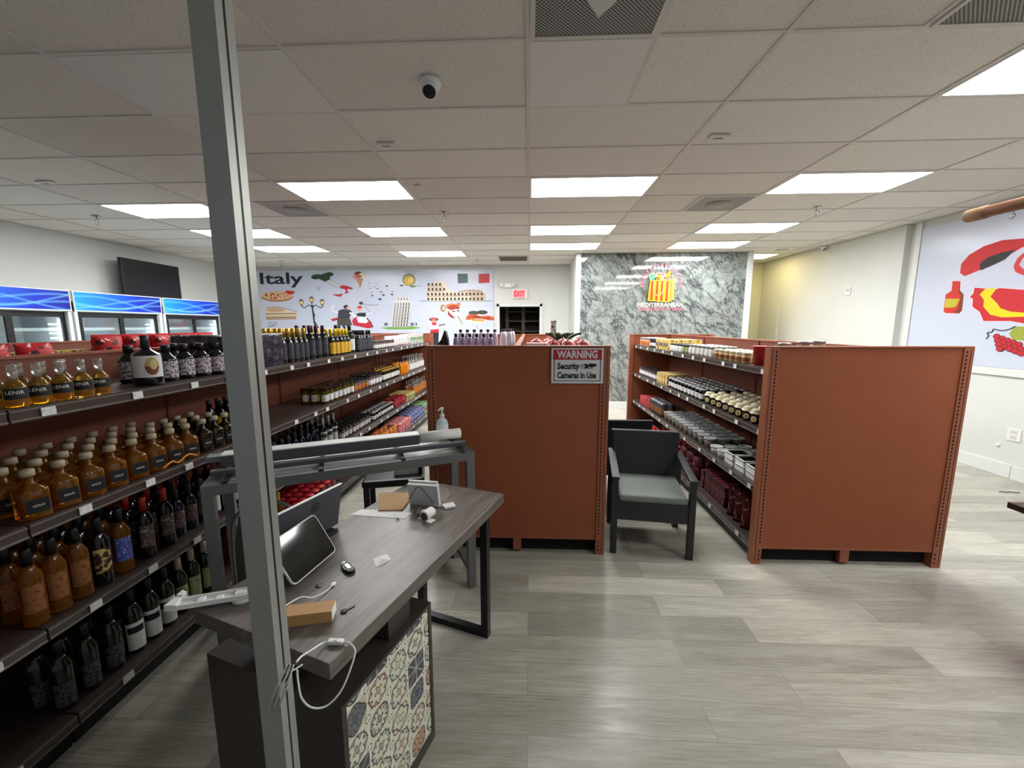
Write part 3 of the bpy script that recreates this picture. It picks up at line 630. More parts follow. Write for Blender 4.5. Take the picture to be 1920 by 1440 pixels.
# coolers
LEDM = mat('cooler_led', (236,248,255), .4, emit=9.0); COOLIN = mat('cooler_interior', (214,226,226), .4); CWH = mat('cooler_white', (226,230,232), .35)
def cooler(y, label, deco):
    t = thing('display_cooler', label, 'cooler', (-6.1,y,0), 0, 'glass door coolers along the left wall')
    w = 1.31; c = MB()
    c.box((-.74,0,0),(-.70,w,1.99),CWH).box((-.74,0,0),(-.01,.04,1.99),CWH).box((-.74,w-.04,0),(-.01,w,1.99),CWH).box((-.74,.04,0),(-.01,w-.04,.30),CWH).box((-.74,.04,1.86),(-.04,w-.04,1.99),CWH).box((-.74,0,1.99),(-.04,w,2.12),CWH)
    obj('cabinet', c, t)
    obj('liner', MB().box((-.70,.04,.30),(-.69,w-.04,1.86),COOLIN), t)
    obj('header_sign', B((-.04,.012,1.875),(0,w-.012,2.118),WAVE), t)
    obj('header_frame', MB().box((-.04,0,1.86),(.006,w,1.875),CWH).box((-.04,0,2.118),(.006,w,2.13),CWH).box((-.04,0,1.875),(.006,.012,2.118),CWH).box((-.04,w-.012,1.875),(.006,w,2.118),CWH), t)
    for k in range(2):
        y0 = .05+k*(w-.1)/2; y1 = y0+(w-.1)/2+.02
        xx = -.03-.03*k; fr = MB().box((xx-.025,y0,.32),(xx,y0+.055,1.85),BLACK).box((xx-.025,y1-.055,.32),(xx,y1,1.85),BLACK).box((xx-.025,y0+.055,1.78),(xx,y1-.055,1.85),BLACK).box((xx-.025,y0+.055,.32),(xx,y1-.055,.38),BLACK)
        d = obj('door', fr, t); obj('glass', B((xx-.014,y0+.055,.38),(xx-.010,y1-.055,1.78),PANE), d)
    for z in (.7,1.05,1.40,1.62):
        m = MB().box((-.66,.06,z),(-.12,w-.06,z+.012),CWH); m.box((-.12,.06,z-.02),(-.11,w-.06,z+.02),CWH); obj('shelf', m, t)
    for yy in (.075,w-.095): obj('light_strip', B((-.11,yy,.4),(-.095,yy+.02,1.76),LEDM), t)
    lou = MB()
    for k in range(22): lou.box((-.115,w-.20,.42+k*.06),(-.105,w-.11,.435+k*.06),LEDM)
    obj('louvre_strip', lou, t, label='white slotted light strip')
    return t
cooler(3.93,'white cooler with blue wave header, cut off by the left edge of the picture',0)
cooler(5.275,'white cooler with blue wave header in the middle of the row, below the television',0)
cooler(6.62,'white cooler with blue wave header at the right end, touching the grey post',0)
for k in range(3):
    m = MB().lathe([(.03,0),(.03,.13),(.013,.16),(.013,.19),(.001,.19)], mat('white_dairy',(232,232,232),.3), 12); tag(obj('cooler_bottle', m, loc=(-6.1-.3,5.275+.16+k*.08,1.642)), ['leftmost','middle','rightmost'][k]+' white bottle on the upper shelf of the middle cooler', 'bottle','white bottles in the middle cooler')
# wooden rod and hooks, upper right
t = thing('wooden_rod', 'thick round wooden rod hanging horizontally at the upper right edge', 'rod', (2.52,2.56,2.277))
RW = m_wood('rod_wood', (104,62,38), (134,84,52), (156,104,70), .5, 1, .5)
r_ = MB(); r_.X = Matrix.Rotation(pi/2, 4, 'X'); r_.lathe([(.029,.08),(.031,.09),(.031,1.4)], RW, 20); obj('shaft', r_, t)
r_ = MB(); r_.X = Matrix.Rotation(pi/2, 4, 'X'); r_.lathe([(.001,0),(.031,.0),(.035,.006),(.035,.105),(.031,.11)], mat('rod_sleeve',(158,124,88),.6), 20); obj('sleeve', r_, t, label='lighter wooden end sleeve')
for y in (-.85,-1.2): obj('hanger', MB().tube([(0,y,0),(0,y,CZ-2.277)], .006, STEEL, 6), t)
for k, y in enumerate((2.33,2.16)):
    m = MB().tube(smoothpath([(0,0,0),(.012,0,-.02),(.0,.01,-.035),(-.015,0,-.03),(-.016,-.008,-.018)]), .003, STEEL, 6); tag(obj('curtain_hook', m, loc=(2.52,y,2.2425)), ['small clear hook under the wooden rod, the one nearer its sleeve','small clear hook under the wooden rod, at the picture edge'][k], 'hook')
t = thing('side_table', 'dark wooden tabletop corner poking in at the right edge', 'table', (2.48,2.10,0))
obj('tabletop', B((0,-.8,.72),(.7,0,.752),DARKW), t, bevel=.003)
for x in (.25,.62):
    for y in (-.72,-.12): obj('leg', B((x-.025,y-.025,0),(x+.025,y+.025,.72),BLACKM), t)
tw = MB().tube(smoothpath([(-.09,.02,.004),(-.04,.0,.006),(0,.012,.004),(.05,-.01,.006),(.08,0,.004)]), .004, mat('twig',(66,58,50),.8), 5); tag(obj('twig', tw, loc=(4.81,4.06,0)), 'small dark twig lying on the floor by the right baseboard', 'twig')
# ------------------------------------------------------------------ gondola shelving
GH = 1.524; LV = [1.364, .932, .508]; DECK = .14
def slots(m, x, y, z0, z1, dx=.004, dy=0, step=.0254, face='y'):
    z = z0
    while z < z1:
        if face == 'y': m.box((x-dx, y-.0012, z), (x+dx, y+.0005, z+.014), SLOT)
        else: m.box((x-.0012, y-dx, z), (x+.0005, y+dx, z+.014), SLOT)
        z += step
tagm = B((0,-.024,-.016),(.003,.024,.016),TAG).mesh('price_tag')
def end_panel(t, y, sgn, w=1.27):
    """end board facing sgn*y with slotted corner posts reaching the floor"""
    e = obj('end_panel', B((-w/2+.05,y+sgn*.004,.125),(w/2-.05,y-sgn*.02,GH-.012),BROWN), t)
    obj('end_top_rail', B((-w/2+.0,y+sgn*.012,GH-.012),(w/2,y-sgn*.03,GH),BROWNM), t, bevel=.002)
    obj('end_bottom_rail', B((-w/2+.05,y+sgn*.006,.112),(w/2-.05,y-sgn*.02,.125),BROWNM), t)
    for s in (-1,1):
        m = MB(); m.box((s*w/2,y+sgn*.012,.0),(s*(w/2-.062),y-sgn*.045,GH-.012),BROWNM)
        m.box((s*(w/2-.018),y+sgn*.0135,.02),(s*(w/2-.02),y+sgn*.012,GH-.02),SLOT)
        slots(m, s*(w/2-.045), y+sgn*.0125, .16, GH-.04); slots(m, s*(w/2-.045), y+sgn*.0125, .03, .1, step=.03)
        obj('post', m, t, bevel=0)
    obj('end_kick_board', B((-w/2+.062,y-sgn*.05,.0),(w/2-.062,y-sgn*.06,.112),SLOT), t)
    obj('kick_tab', B((-.03,y-.0*sgn,.02),(.03,y-sgn*.02,.112),BROWNM), t)
def gondola(name, label, x, y0, nsec, sides, ends, tagseed=1, sh=.565, bd=.63, starts=0, levels=LV):
    t = thing(name, label, 'shelving', (x, y0, 0)); SEC = 1.2192; rng = random.Random(tagseed)
    shm = {}
    for s in sides:
        # one shelf module mesh per side and depth
        def shelf_mesh(d, kind):
            m = MB(); e = .004
            m.box((s*.03,e,-.022),(s*(d-.012),SEC-e,0),SHELF)
            m.box((s*(d-.012),e,-.05),(s*d,SEC-e,.002),LIP)
            m.box((s*d,e,-.046),(s*(d+.004),SEC-e,-.040),RAIL); m.box((s*d,e,-.010),(s*(d+.004),SEC-e,-.006),RAIL)
            return m.mesh(kind)
        shm[s] = (shelf_mesh(sh, 'shelf'), shelf_mesh(bd, 'base_shelf'))
    for k in range(nsec):
        ya = k*SEC
        obj('back_panel', B((-.012,ya+.012,.10),(.012,ya+SEC-.012,GH-.014),BROWND), t)
        obj('top_cap', B((-.02,ya+.002,GH-.014),(.02,ya+SEC-.002,GH),BROWNM), t)
        for s in sides:
            for z in levels:
                o = obj('shelf', shm[s][0], t, loc=(0,ya,z))
                if s == sides[0]:
                    n = 4 if z != levels[-1] or True else 3
                    for q in range(n):
                        p = obj('price_tag', tagm, o, loc=(s*(sh+.0045) if s > 0 else s*(sh+.0045)-.003, .10+q*.30+rng.random()*.12, -.025))
            o = obj('base_shelf', shm[s][1], t, loc=(0,ya,DECK))
            if s == sides[0]:
                for q in range(3): obj('price_tag', tagm, o, loc=(s*(bd+.0045) if s > 0 else s*(bd+.0045)-.003, .15+q*.4+rng.random()*.1, -.025))
            obj('kick_plate', B((s*(bd-.05),ya+.004,0),(s*(bd-.04),ya+SEC-.004,DECK-.05),BLACKM), t)
    for k in range(nsec+1):
        m = MB(); ya = k*SEC; m.box((-.022,ya-.014,0),(.022,ya+.014,GH-.015),BROWND)
        if abs(ya) < 9:
            for s in sides[:1]: slots(m, s*.0225, ya, .2, GH-.03, .003, face='x', step=.03)
        obj('upright', m, t)
    L = nsec*SEC
    if 0 in ends: end_panel(t, -.035, -1)
    if 1 in ends: end_panel(t, L+.035, 1)
    return t
XA, YA = -2.41, .11
gondola('gondola_shelving', 'long dark brown shelving run on the left, five sections full of bottles and jars', XA, YA, 6, (1,-1), (1,), 3)
XM, YM = -.083, 2.83
gondola('gondola_shelving', 'middle brown shelving unit whose end panel carries the warning sign', XM, YM, 3, (1,-1), (0,1), 5)
XR, YR = 2.20, 2.755
gondola('gondola_shelving', 'right brown shelving unit with plain end panel and jars on its left face', XR, YR, 3, (-1,1), (0,1), 8)
gondola('gondola_shelving', 'far brown shelving run behind the red bags, in front of the coolers', -4.3, 2.2, 4, (1,), (), 9)
# warning sign on the middle end panel
t = thing('warning_sign', 'red and white WARNING security cameras sign on the middle shelving end panel', 'sign', (.329, 2.7775, 1.386))
SG = mat('sign_white', (214,216,218), .4); SR = mat('sign_red', (172,34,44), .4); SK_ = mat('sign_black', (24,24,26), .4)
obj('board', B((-.177,0,-.121),(.177,.003,.121),SG), t)
obj('border', MB().box((-.160,-.001,-.105),(.160,0,-.101),SK_).box((-.160,-.001,-.101),(-.155,0,.05),SK_).box((.155,-.001,-.101),(.160,0,.05),SK_), t)
obj('header', B((-.165,-.001,.042),(.165,0,.112),SR), t)
w_ = MB(); text_on(w_, 'WARNING', .072, lambda u, v: (u,-.002,.076+v), SG, bold=.0025, w=.275); obj('lettering', w_, t, label='white lettering WARNING')
w_ = MB(); text_on(w_, 'Security', .060, lambda u, v: (-.062+u,-.0015,-.003+v), SK_, bold=.0022, w=.15); obj('lettering', w_, t)
w_ = MB(); text_on(w_, 'Cameras In Use', .060, lambda u, v: (-.004+u,-.0015,-.066+v), SK_, bold=.0022, w=.265); obj('lettering', w_, t)
ic = MB(); 
def disk(cx, cz, rx, rz, m, y, n=20): ic.add([(cx+rx*cos(2*pi*k/n), y, cz+rz*sin(2*pi*k/n)) for k in range(n)], [tuple(range(n))], m)
disk(.055,-.002,.024,.016,SK_,-.0015); disk(.038,-.003,.016,.016,SK_,-.0018); disk(.038,-.003,.013,.013,SG,-.0021); disk(.038,-.003,.005,.005,SK_,-.0023)
ic.add([(.078,-.0015,.018),(.125,-.0015,.015),(.133,-.0015,.002),(.100,-.0015,-.012),(.08,-.0015,-.006)],[(0,1,2,3,4)],SK_)
ic.add([(.07,-.0015,-.012),(.11,-.0015,-.020),(.11,-.0015,-.023),(.07,-.0015,-.016)],[(0,1,2,3)],SK_)
obj('camera_symbol', ic, t)

# ------------------------------------------------------------------ products
def liquid(name, c, rough=.03, tr=.84): return mat(name, c, rough, trans=tr, ior=1.36, spec=.7)
AMB, GOLD, OLV, ORG = liquid('amber_spirit',(200,130,42)), liquid('golden_spirit',(226,176,70)), liquid('olive_oil',(166,146,50)), liquid('orange_juice',(244,150,20),tr=.3)
PALEG = liquid('clear_liquid',(232,226,208)); LAV = mat('lavender_bottle',(176,150,196),.12, coat=.3)
DKG = mat('black_glass', (14,13,14), .06, coat=.4); DKGR = mat('dark_green_glass', (20,26,16), .08, coat=.4); DKB = mat('dark_navy_glass',(18,20,40),.1,coat=.4)
DKAM = liquid('dark_brown_glass',(84,60,30))
CORK = mat('pale_wood_cork',(178,162,138),.6); GOLDF = mat('gold_foil',(196,160,70),.35,metal=.7); YELF = mat('yellow_foil',(232,196,40),.35); PURP = mat('purple_foil',(74,22,44),.35); REDF = mat('red_wax',(150,34,28),.4)
BCAP = mat('black_cap',(18,18,20),.35); SILV = mat('silver_lid',(178,180,182),.3,metal=.6); CREAM = mat('cream_lid',(222,214,190),.5)
LPB = mat('plain_black_label',(20,20,22),.5); LPW = mat('plain_white_label',(216,216,212),.55); LBA = m_print('brown_picture_label',(64,40,34),(196,174,110),34,.54)
LBK = m_print('black_label_print',(30,30,32),(190,190,190),150,.6); LWH = m_print('white_label_print',(222,222,220),(90,90,96),110,.62); LPT = m_print('patterned_label_print',(206,196,200),(84,52,60),95,.54,(110,104,112))
LYE = m_print('yellow_label_print',(226,178,54),(150,104,30),90,.6); LBL = m_print('blue_label_print',(70,84,160),(190,196,230),120,.6); LGN = m_print('green_label_print',(150,158,110),(84,92,60),70,.64); LTAN = m_print('tan_label_print',(136,88,50),(90,56,34),60,.6)
LOR = m_print('orange_label_print',(206,120,50),(60,30,20),100,.58); LRD = m_print('red_label_print',(172,36,48),(230,214,210),80,.62); LBN = m_print('brown_label_print',(96,74,70),(180,170,166),110,.6); LGR = m_print('grey_label_print',(74,76,84),(30,31,36),90,.54)
RPK = m_print('red_packet_print',(196,30,36),(240,226,220),26,.62,(60,20,24)); OPK = m_print('orange_packet_print',(206,110,44),(120,30,24),60,.52,(232,170,70)); PPK = m_print('pink_packet_print',(206,96,104),(236,214,206),44,.55); BPK = m_print('blue_packet_print',(44,60,130),(226,230,236),36,.55); GPK = m_print('green_packet_print',(90,150,80),(230,232,224),36,.55)
MPK = m_print('maroon_packet_print',(96,34,44),(170,130,120),22,.6,(50,22,30)); YPK = m_print('yellow_box_print',(226,190,70),(240,232,200),50,.55,(120,90,40)); WPK = m_print('white_box_print',(232,226,224),(190,90,100),50,.6,(110,130,120)); GBX = m_print('gold_box_print',(186,150,84),(232,212,150),40,.52,(110,80,40))
def wrapfn(r, a0=0): return lambda u, v: ((r)*cos(a0+u/r), (r)*sin(a0+u/r), v)
def labelpatch(r, z0, z1, m, a=70, square=False, w=None):
    mb = MB()
    if square:
        hw = w or r*.72; mb.box((r*.985,-hw,z0),(r*1.0+.0012,hw,z1),m); return mb
    n = 12; vs = []; fs = []
    for j, z in enumerate((z0, z1)):
        for i in range(n+1):
            t_ = radians(-a+2*a*i/n); vs.append(((r+.0012)*cos(t_), (r+.0012)*sin(t_), z))
    fs = [(i, i+1, n+1+i+1, n+1+i) for i in range(n)]
    return mb.add(vs, fs, m, True)
def bottle(h, r, body, cap, lab=None, l0=.15, l1=.5, shoulder=.62, neck=.28, capf=.2, sq=0, capr=None, txt=None, n=20, tm=None, la=66, band=None):
    nr = r*neck; P = [(r*.86,0),(r*.98,.01*h+.002),(r,.03*h),(r,h*shoulder*.93),(r*.93,h*shoulder),(nr*1.5,h*(shoulder+.09)),(nr,h*(shoulder+.14)),(nr,h*(1-capf)+.002)]
    parts = [('glass_body', MB().lathe(P, body, n, square=sq))]
    cr = capr or nr*1.12
    parts.append(('cap', MB().lathe([(cr,h*(1-capf)),(cr,h-.002),(cr*.9,h)], cap, 14)))
    if lab:
        rr = r*(1.0 if not sq else 1.0)
        L = labelpatch(rr, h*l0, h*l1, lab, la) if not sq else labelpatch(r*1.0, h*l0, h*l1, lab, square=True)
        if txt:
            s_, size, dz = txt
            if sq: text_on(L, s_, size, lambda u, v: (r+.0016, u, h*(l0+l1)/2+dz+v), tm or PAPER)
            else:
                f = wrapfn(r+.0017, -.25); text_on(L, s_, size, lambda u, v: f(u, h*(l0+l1)/2+dz+v), tm or PAPER)
        parts.append(('label', L))
        if band: parts.append(('label_band', labelpatch(rr+.0006, h*(l0+(l1-l0)*.62), h*(l0+(l1-l0)*.86), band, la*.82)))
    return parts
def jar(h, r, body, lid, lab=None, lidh=.16, l0=.18, l1=.7, lidr=1.0, n=18):
    P = [(r*.9,0),(r,.006),(r,h*(1-lidh)*.86),(r*.86,h*(1-lidh)),(r*.86,h*(1-lidh)+.002)]
    parts = [('glass_body', MB().lathe(P, body, n)), ('lid', MB().lathe([(r*.93*lidr,h*(1-lidh)),(r*.95*lidr,h-.003),(r*.9*lidr,h)], lid, n))]
    if lab: parts.append(('label', labelpatch(r, h*l0, h*l1*(1-lidh), lab, 70)))
    return parts
def clothjar(h, r, body, cloth, lab):
    p = jar(h, r, body, cloth, None)
    m = MB(); nn = 24; vs = []; 
    ring = [(.001,h+.004),(r*.8,h+.003),(r*.95,h-.004),(r*.98,h*.84),(r*1.22,h*.74)]
    for j, (q, z) in enumerate(ring):
        for i in range(nn):
            k = 1+(.09*cos(i*pi*2*8/nn) if j == 4 else 0); vs.append((q*k*cos(2*pi*i/nn), q*k*sin(2*pi*i/nn), z+(.004*cos(i*pi*2*8/nn) if j == 4 else 0)))
    m.add(vs, [(j*nn+i, j*nn+(i+1) % nn, (j+1)*nn+(i+1) % nn, (j+1)*nn+i) for j in range(4) for i in range(nn)], cloth, True)
    l = MB(); l.X = Matrix.Translation((r*.98,0,h*.36)) @ Matrix.Rotation(pi/2, 4, 'Y'); l.lathe([(h*.22,0),(h*.22,.004),(.001,.004)], CREAM, 6, smooth=False); l.lathe([(h*.12,.004),(h*.12,.0055),(.001,.0055)], lab, 6, smooth=False)
    return [p[0], ('cloth_cover', m), ('label', l)]
def carton(w, d, h, m, m2=None):
    mb = MB().box((-d/2,-w/2,0),(d/2,w/2,h),m); P = [('carton', mb)]
    if m2: P.append(('front_band', B((d/2+.0001,-w/2+.004,h*.3),(d/2+.001,w/2-.004,h*.7),m2)))
    return P
def pouch(w, d, h, m, seal=None):
    def f(u, v):
        a = 2*pi*u; z = h*v; k = (1-abs(2*v-1)**4)**.5 if 0 < v < 1 else .02
        k = max(k, .04); rr = (w/2)*(1-.12*sin(pi*v)); return (d/2*k*sin(a)*(1+.12*sin(5*a+9*v)), rr*cos(a)*(1+.02*sin(12*v)), z)
    P = [('packet', MB().grid(f, 14, 9, m))]
    P.append(('top_seal', B((-.002,-w/2*.98,h-.014),(.002,w/2*.98,h+.008),seal or m)))
    return P
def tub(h, r, body, lid):
    return [('tub_body', MB().lathe([(r*.8,0),(r*.97,h*.86)], body, 22)), ('lid', MB().lathe([(r*1.04,h*.84),(r*1.06,h*.9),(r*1.05,h),(r*.95,h),(r*.93,h*.97),(.001,h*.97)], lid, 24))]
def tray(w, d, h, body, lid):
    return [('tray_body', MB().box((-d/2,-w/2,0),(d/2,w/2,h*.55),lid).box((-d/2*.9,-w/2*.9,h*.55),(d/2*.9,w/2*.9,h*.8),body)), ('lid', MB().box((-d/2*1.04,-w/2*1.04,h*.8),(d/2*1.04,w/2*1.04,h*.9),lid).box((-d/2*.84,-w/2*.84,h*.9),(d/2*.84,w/2*.84,h*.93),body))]
class Kind:
    def __init__(s, parts, simple=False):
        s.simple = simple
        if simple:
            m = MB()
            for _, p in parts: m.merge(p)
            s.me = m.mesh(parts[0][0])
        else: s.parts = [(n, m.mesh(n)) for n, m in parts]
def put(kind, name, label, cat, loc, rz, group):
    loc = (loc[0], loc[1], loc[2]+.0008)
    if kind.simple:
        o = bpy.data.objects.new(name, kind.me); COL.objects.link(o); o.location = loc; o.rotation_euler = (0,0,rz); return tag(o, label, cat, group)
    t = thing(name, label, cat, loc, rz, group)
    for n, me in kind.parts:
        c = bpy.data.objects.new(n, me); COL.objects.link(c); c.parent = t
    return t
ROWN = ['front','second','third','fourth','fifth']
rj = random.Random(11)
BOXY = ('tea_carton','biscuit_carton','sugar_carton','flour_carton','pasta_carton','wafer_packet','snack_bag','biscuit_packet','spirit_bottle','coffee_bag')
def run(kind, name, cat, desc, group, side, x, z, y0, n, step, rows=1, rstep=None, skip=None, jit=.004, turn=0, rowy=0, where=None, maxback=None):
    """n facings from y0 away from the camera, rows deep; side=+1 the shelf faces +x, -1 faces -x"""
    rstep = rstep or step
    for k in range(n):
        for r in range(rows):
            if skip and (k, r) in skip: continue
            if maxback and r >= maxback(k): continue
            pos = '%s along' % ORD[k] if n > 1 else ''
            rw = (', %s row' % ROWN[r]) if rows > 1 else ''
            lab = desc+(', '+pos if pos else '')+rw
            yy = y0+k*step+rj.uniform(-jit,jit)+rowy*r
            put(kind, name, lab, cat, (x-side*r*rstep+rj.uniform(-jit,jit), yy, z), (0 if side > 0 else pi)+turn+rj.uniform(-.12,.12)*(.25 if name in BOXY else 1), group)
T = -.55   # left-run products are turned a little towards the camera
# --- left run, top shelf
k_lemon = Kind(bottle(.155,.033,GOLD,mat('clear_stopper',(214,208,196),.1,trans=.75),LPB,.2,.46,.50,.42,.34,0,.0145,('LENIR',.019,.004)))
run(k_lemon,'liqueur_bottle','bottle','small clear liqueur bottle with black label','liqueur bottles at the left end of the top shelf',1,-1.897,LV[0],1.40,5,.076,2,.078,turn=T,skip={(4,1)})
k_dark = Kind(bottle(.195,.047,DKG,BCAP,LPT,.1,.56,.64,.4,.2))
for i, (x, y) in enumerate([(-2.11,2.05),(-1.97,2.12),(-1.98,2.245),(-2.09,2.30),(-1.965,2.345),(-2.07,2.42),(-1.95,2.445)]):
    put(k_dark,'balsamic_bottle','stout black bottle with floral label, %s of seven on the top shelf' % ORD[i],'bottle',(x,y,LV[0]),T-.2,'stout floral label bottles')
big = bottle(.25,.061,DKG,mat('dark_neck_foil',(40,38,40),.3),mat('big_label',(214,214,216),.5),.17,.60,.62,.26,.26)
L = big[2][1]; f = wrapfn(.0627,.0)
def blob(f, cu, cv, a, b, m, q0=0, q1=16):
    for r0, r1 in ((0,.34),(.34,.67),(.67,1)):
        L.add([f(cu+a*r1*cos(q*pi/8), cv+b*r1*sin(q*pi/8)) for q in range(q0,q1+1)]+[f(cu+a*r0*cos(q*pi/8), cv+b*r0*sin(q*pi/8)) for q in range(q0,q1+1)], [(k,k+1,q1-q0+1+k+1,q1-q0+1+k) for k in range(q1-q0)], m)
blob(f,.018,.098,.030,.044,mat('label_olive_art',(176,160,92),.5)); blob(wrapfn(.0632),.018,.098,.030,.044,mat('label_brown_art',(120,66,44),.5),8,16); blob(wrapfn(.0634),.024,.105,.016,.024,mat('label_cream_art',(206,190,130),.5))
put(Kind(big),'wine_bottle','tall black bottle with big white portrait label among floral label bottles','bottle',(-1.93,1.965,LV[0]),T-.25,None)
# shrink wrapped case
t = thing('shrink_wrapped_case','dark shrink-wrapped case of bottles on the top shelf behind the grey post','case',(-2.10,2.79,LV[0]+.001))
def wrapm():
    n = N('shrink_wrapped_print',.12,.6); v = n.mapping(); a = n.noise(v,14,5,.7,1.5); c = n.ramp(a,[(.35,(24,22,34)),(.55,(52,48,66)),(.7,(120,118,136))]); n.color(c); n.bump(n.noise(v,24,3),.6,.01); return n.m
obj('case_body', MB().box((-.19,-.29,0),(.19,.29,.235),wrapm()), t, bevel=.012)
obj('film_edge', MB().tube([(-.19,-.29,.238),(.19,-.29,.236),(.192,.0,.238),(.19,.29,.236)],.003,PALE,6), t)
k = Kind(bottle(.275,.036,DKG,GOLDF,LGR,.1,.55,.6,.42,.30)); run(k,'olive_oil_bottle','bottle','black bottle with gold foil neck right of the grey post','gold foil neck bottles',1,-1.96,LV[0],3.14,5,.083,3,.09,turn=T)
k = Kind(bottle(.30,.042,DKG,PURP,LGR,.1,.55,.66,.34,.22)); run(k,'wine_bottle','bottle','tall black bottle with purple foil cap on the top shelf','purple capped bottles',1,-1.97,LV[0],3.58,3,.12,2,.11,turn=T)
k = Kind(bottle(.265,.036,DKG,YELF,LYE,.08,.5,.62,.36,.28)); run(k,'wine_bottle','bottle','dark bottle with yellow label and yellow foil neck','yellow label bottles',1,-1.95,LV[0],3.94,5,.085,3,.09,turn=T)
k = Kind(bottle(.305,.05,DKGR,BCAP,LWH,.1,.5,.68,.34,.2)); run(k,'olive_oil_bottle','bottle','big dark green oil bottle behind the yellow labels','big green oil bottles',1,-1.98,LV[0],4.43,2,.0,2,.12,turn=T,jit=0) if 0 else None
put(k,'olive_oil_bottle','big dark green oil bottle just past the yellow label bottles, front','bottle',(-1.98,4.42,LV[0]),T,'big green oil bottles'); put(k,'olive_oil_bottle','big dark green oil bottle just past the yellow label bottles, behind','bottle',(-2.12,4.40,LV[0]),T,'big green oil bottles')
k = Kind(bottle(.245,.034,DKG,BCAP,LGR,.1,.6,.66,.42,.25)); run(k,'vinegar_bottle','bottle','slim black capped bottle at the middle of the top shelf','slim black bottles',1,-1.95,LV[0],4.56,5,.085,3,.09,turn=T)
k = Kind(jar(.10,.034,LBN,BCAP,LWH),True); run(k,'spice_jar','jar','small spice jar with white label on the top shelf','small jars on the top shelf',1,-1.93,LV[0],5.02,8,.09,2,.09,turn=T)
k = Kind(pouch(.13,.06,.14,WPK),True); run(k,'biscuit_packet','packet','white and pink packet near the far end of the top shelf','white packets on the top shelf',1,-1.95,LV[0],5.80,5,.14,2,.11)
k = Kind(carton(.10,.08,.155,WPK,GPK),True); run(k,'tea_carton','carton','white and green carton at far end of top shelf','white cartons on the top shelf',1,-1.95,LV[0],6.52,7,.12,2,.11)
# red bags and boxes on the back side of the left run
k = Kind(pouch(.17,.09,.235,RPK,mat('red_seal',(206,24,30),.4)))
for i in range(10): put(k,'coffee_bag','glossy red bag on the back side of the left shelving, %s from the near end' % ORD[i],'bag',(-2.58-.125*(i % 2),2.39+i*.095,LV[0]),rj.uniform(-.1,.1),'glossy red bags')
m = Kind(pouch(.17,.09,.20,RPK)); 
for i in range(2): put(m,'coffee_bag','red bag at the left picture edge behind the top shelf, %s' % ['nearer one','farther one'][i],'bag',(-2.60,1.84+i*.19,LV[0]),rj.uniform(-.1,.1),'red bags at the left edge')
k = Kind(carton(.09,.10,.155,YPK,RPK),True)
for i in range(4): put(k,'snack_carton','small yellow and red carton behind the left shelving top, %s from the near end' % ORD[i],'carton',(-2.75,2.06+i*.10,LV[0]),0,'yellow and red cartons')
# --- left run, second shelf
def goldb(dark, nm, r=.043):
    return Kind(bottle(.19,r,dark,CORK,LPB,.14,.42,.60,.34,.13,1,.021,(nm,.012,.0)))
kg = goldb(AMB,'GOLD'); kd = goldb(DKAM,'GOLD',.038)
MBK = lambda k: 4 if k < 8 else 3
run(kg,'spirit_bottle','bottle','square amber spirit bottle with wooden stopper and black label','square amber spirit bottles',1,-1.905,LV[1],1.395,8,.103,4,.115,turn=T*.5,rowy=.01)
run(kd,'spirit_bottle','bottle','square dark brown spirit bottle with wooden stopper','square dark spirit bottles',1,-1.905,LV[1],2.225,3,.092,3,.115,turn=T*.5)
m = MB().tube(smoothpath([(.0,-.1,.012),(.004,-.05,.03),(.0,-.01,.012),(.004,.05,.035),(.0,.11,.010)]),.0045,mat('orange_peel',(206,140,50),.5),8)
tag(obj('orange_strap', m, loc=(-1.8535,2.0,LV[1]+.0025)), 'crumpled orange plastic strip in front of the amber bottles', 'strip')
k = Kind(bottle(.24,.033,DKG,BCAP,LYE,.2,.6,.64,.42,.22)); run(k,'olive_oil_bottle','bottle','black bottle with narrow yellow label beside the grey post','black and yellow bottles second shelf',1,-1.94,LV[1],2.54,4,.075,3,.085,turn=T)
k = Kind(jar(.15,.041,OLV,DKAM,LWH)); run(k,'olive_jar','jar','olive jar with white label on the second shelf','green olive jars',1,-1.93,LV[1],3.68,7,.092,3,.09,turn=T)
k = Kind(jar(.13,.038,LBN,BCAP,LOR)); run(k,'sauce_jar','jar','dark jar with orange label on the second shelf','orange label jars',1,-1.93,LV[1],4.34,4,.10,3,.09,turn=T)
k = Kind(jar(.14,.04,LBN,BCAP,LWH),True); run(k,'sauce_jar','jar','dark lidded jar with white label past the orange ones','white label sauce jars',1,-1.93,LV[1],4.76,4,.10,3,.09,turn=T)
k = Kind(jar(.15,.042,DKAM,GOLDF,LWH),True); run(k,'honey_jar','jar','brown jar with gold lid past the gap on second shelf','gold lidded jars',1,-1.93,LV[1],5.22,7,.095,2,.097,turn=T)
k = Kind(bottle(.22,.03,AMB,BCAP,None),True); run(k,'syrup_bottle','bottle','slender amber bottle behind the gold lidded jars','slender amber bottles',1,-2.15,LV[1],5.5,4,.12,turn=T)
k = Kind(bottle(.23,.036,ORG,BCAP,None)); run(k,'juice_bottle','bottle','bright orange juice bottle on the second shelf','orange juice bottles',1,-1.93,LV[1],5.98,4,.10,2,.10,turn=T)
k = Kind(bottle(.24,.034,PALEG,SILV,LWH,.1,.5),True); run(k,'water_bottle','bottle','clear tall bottle with pale label near the far end','clear bottles second shelf',1,-1.93,LV[1],6.44,8,.11,2,.10,turn=T)
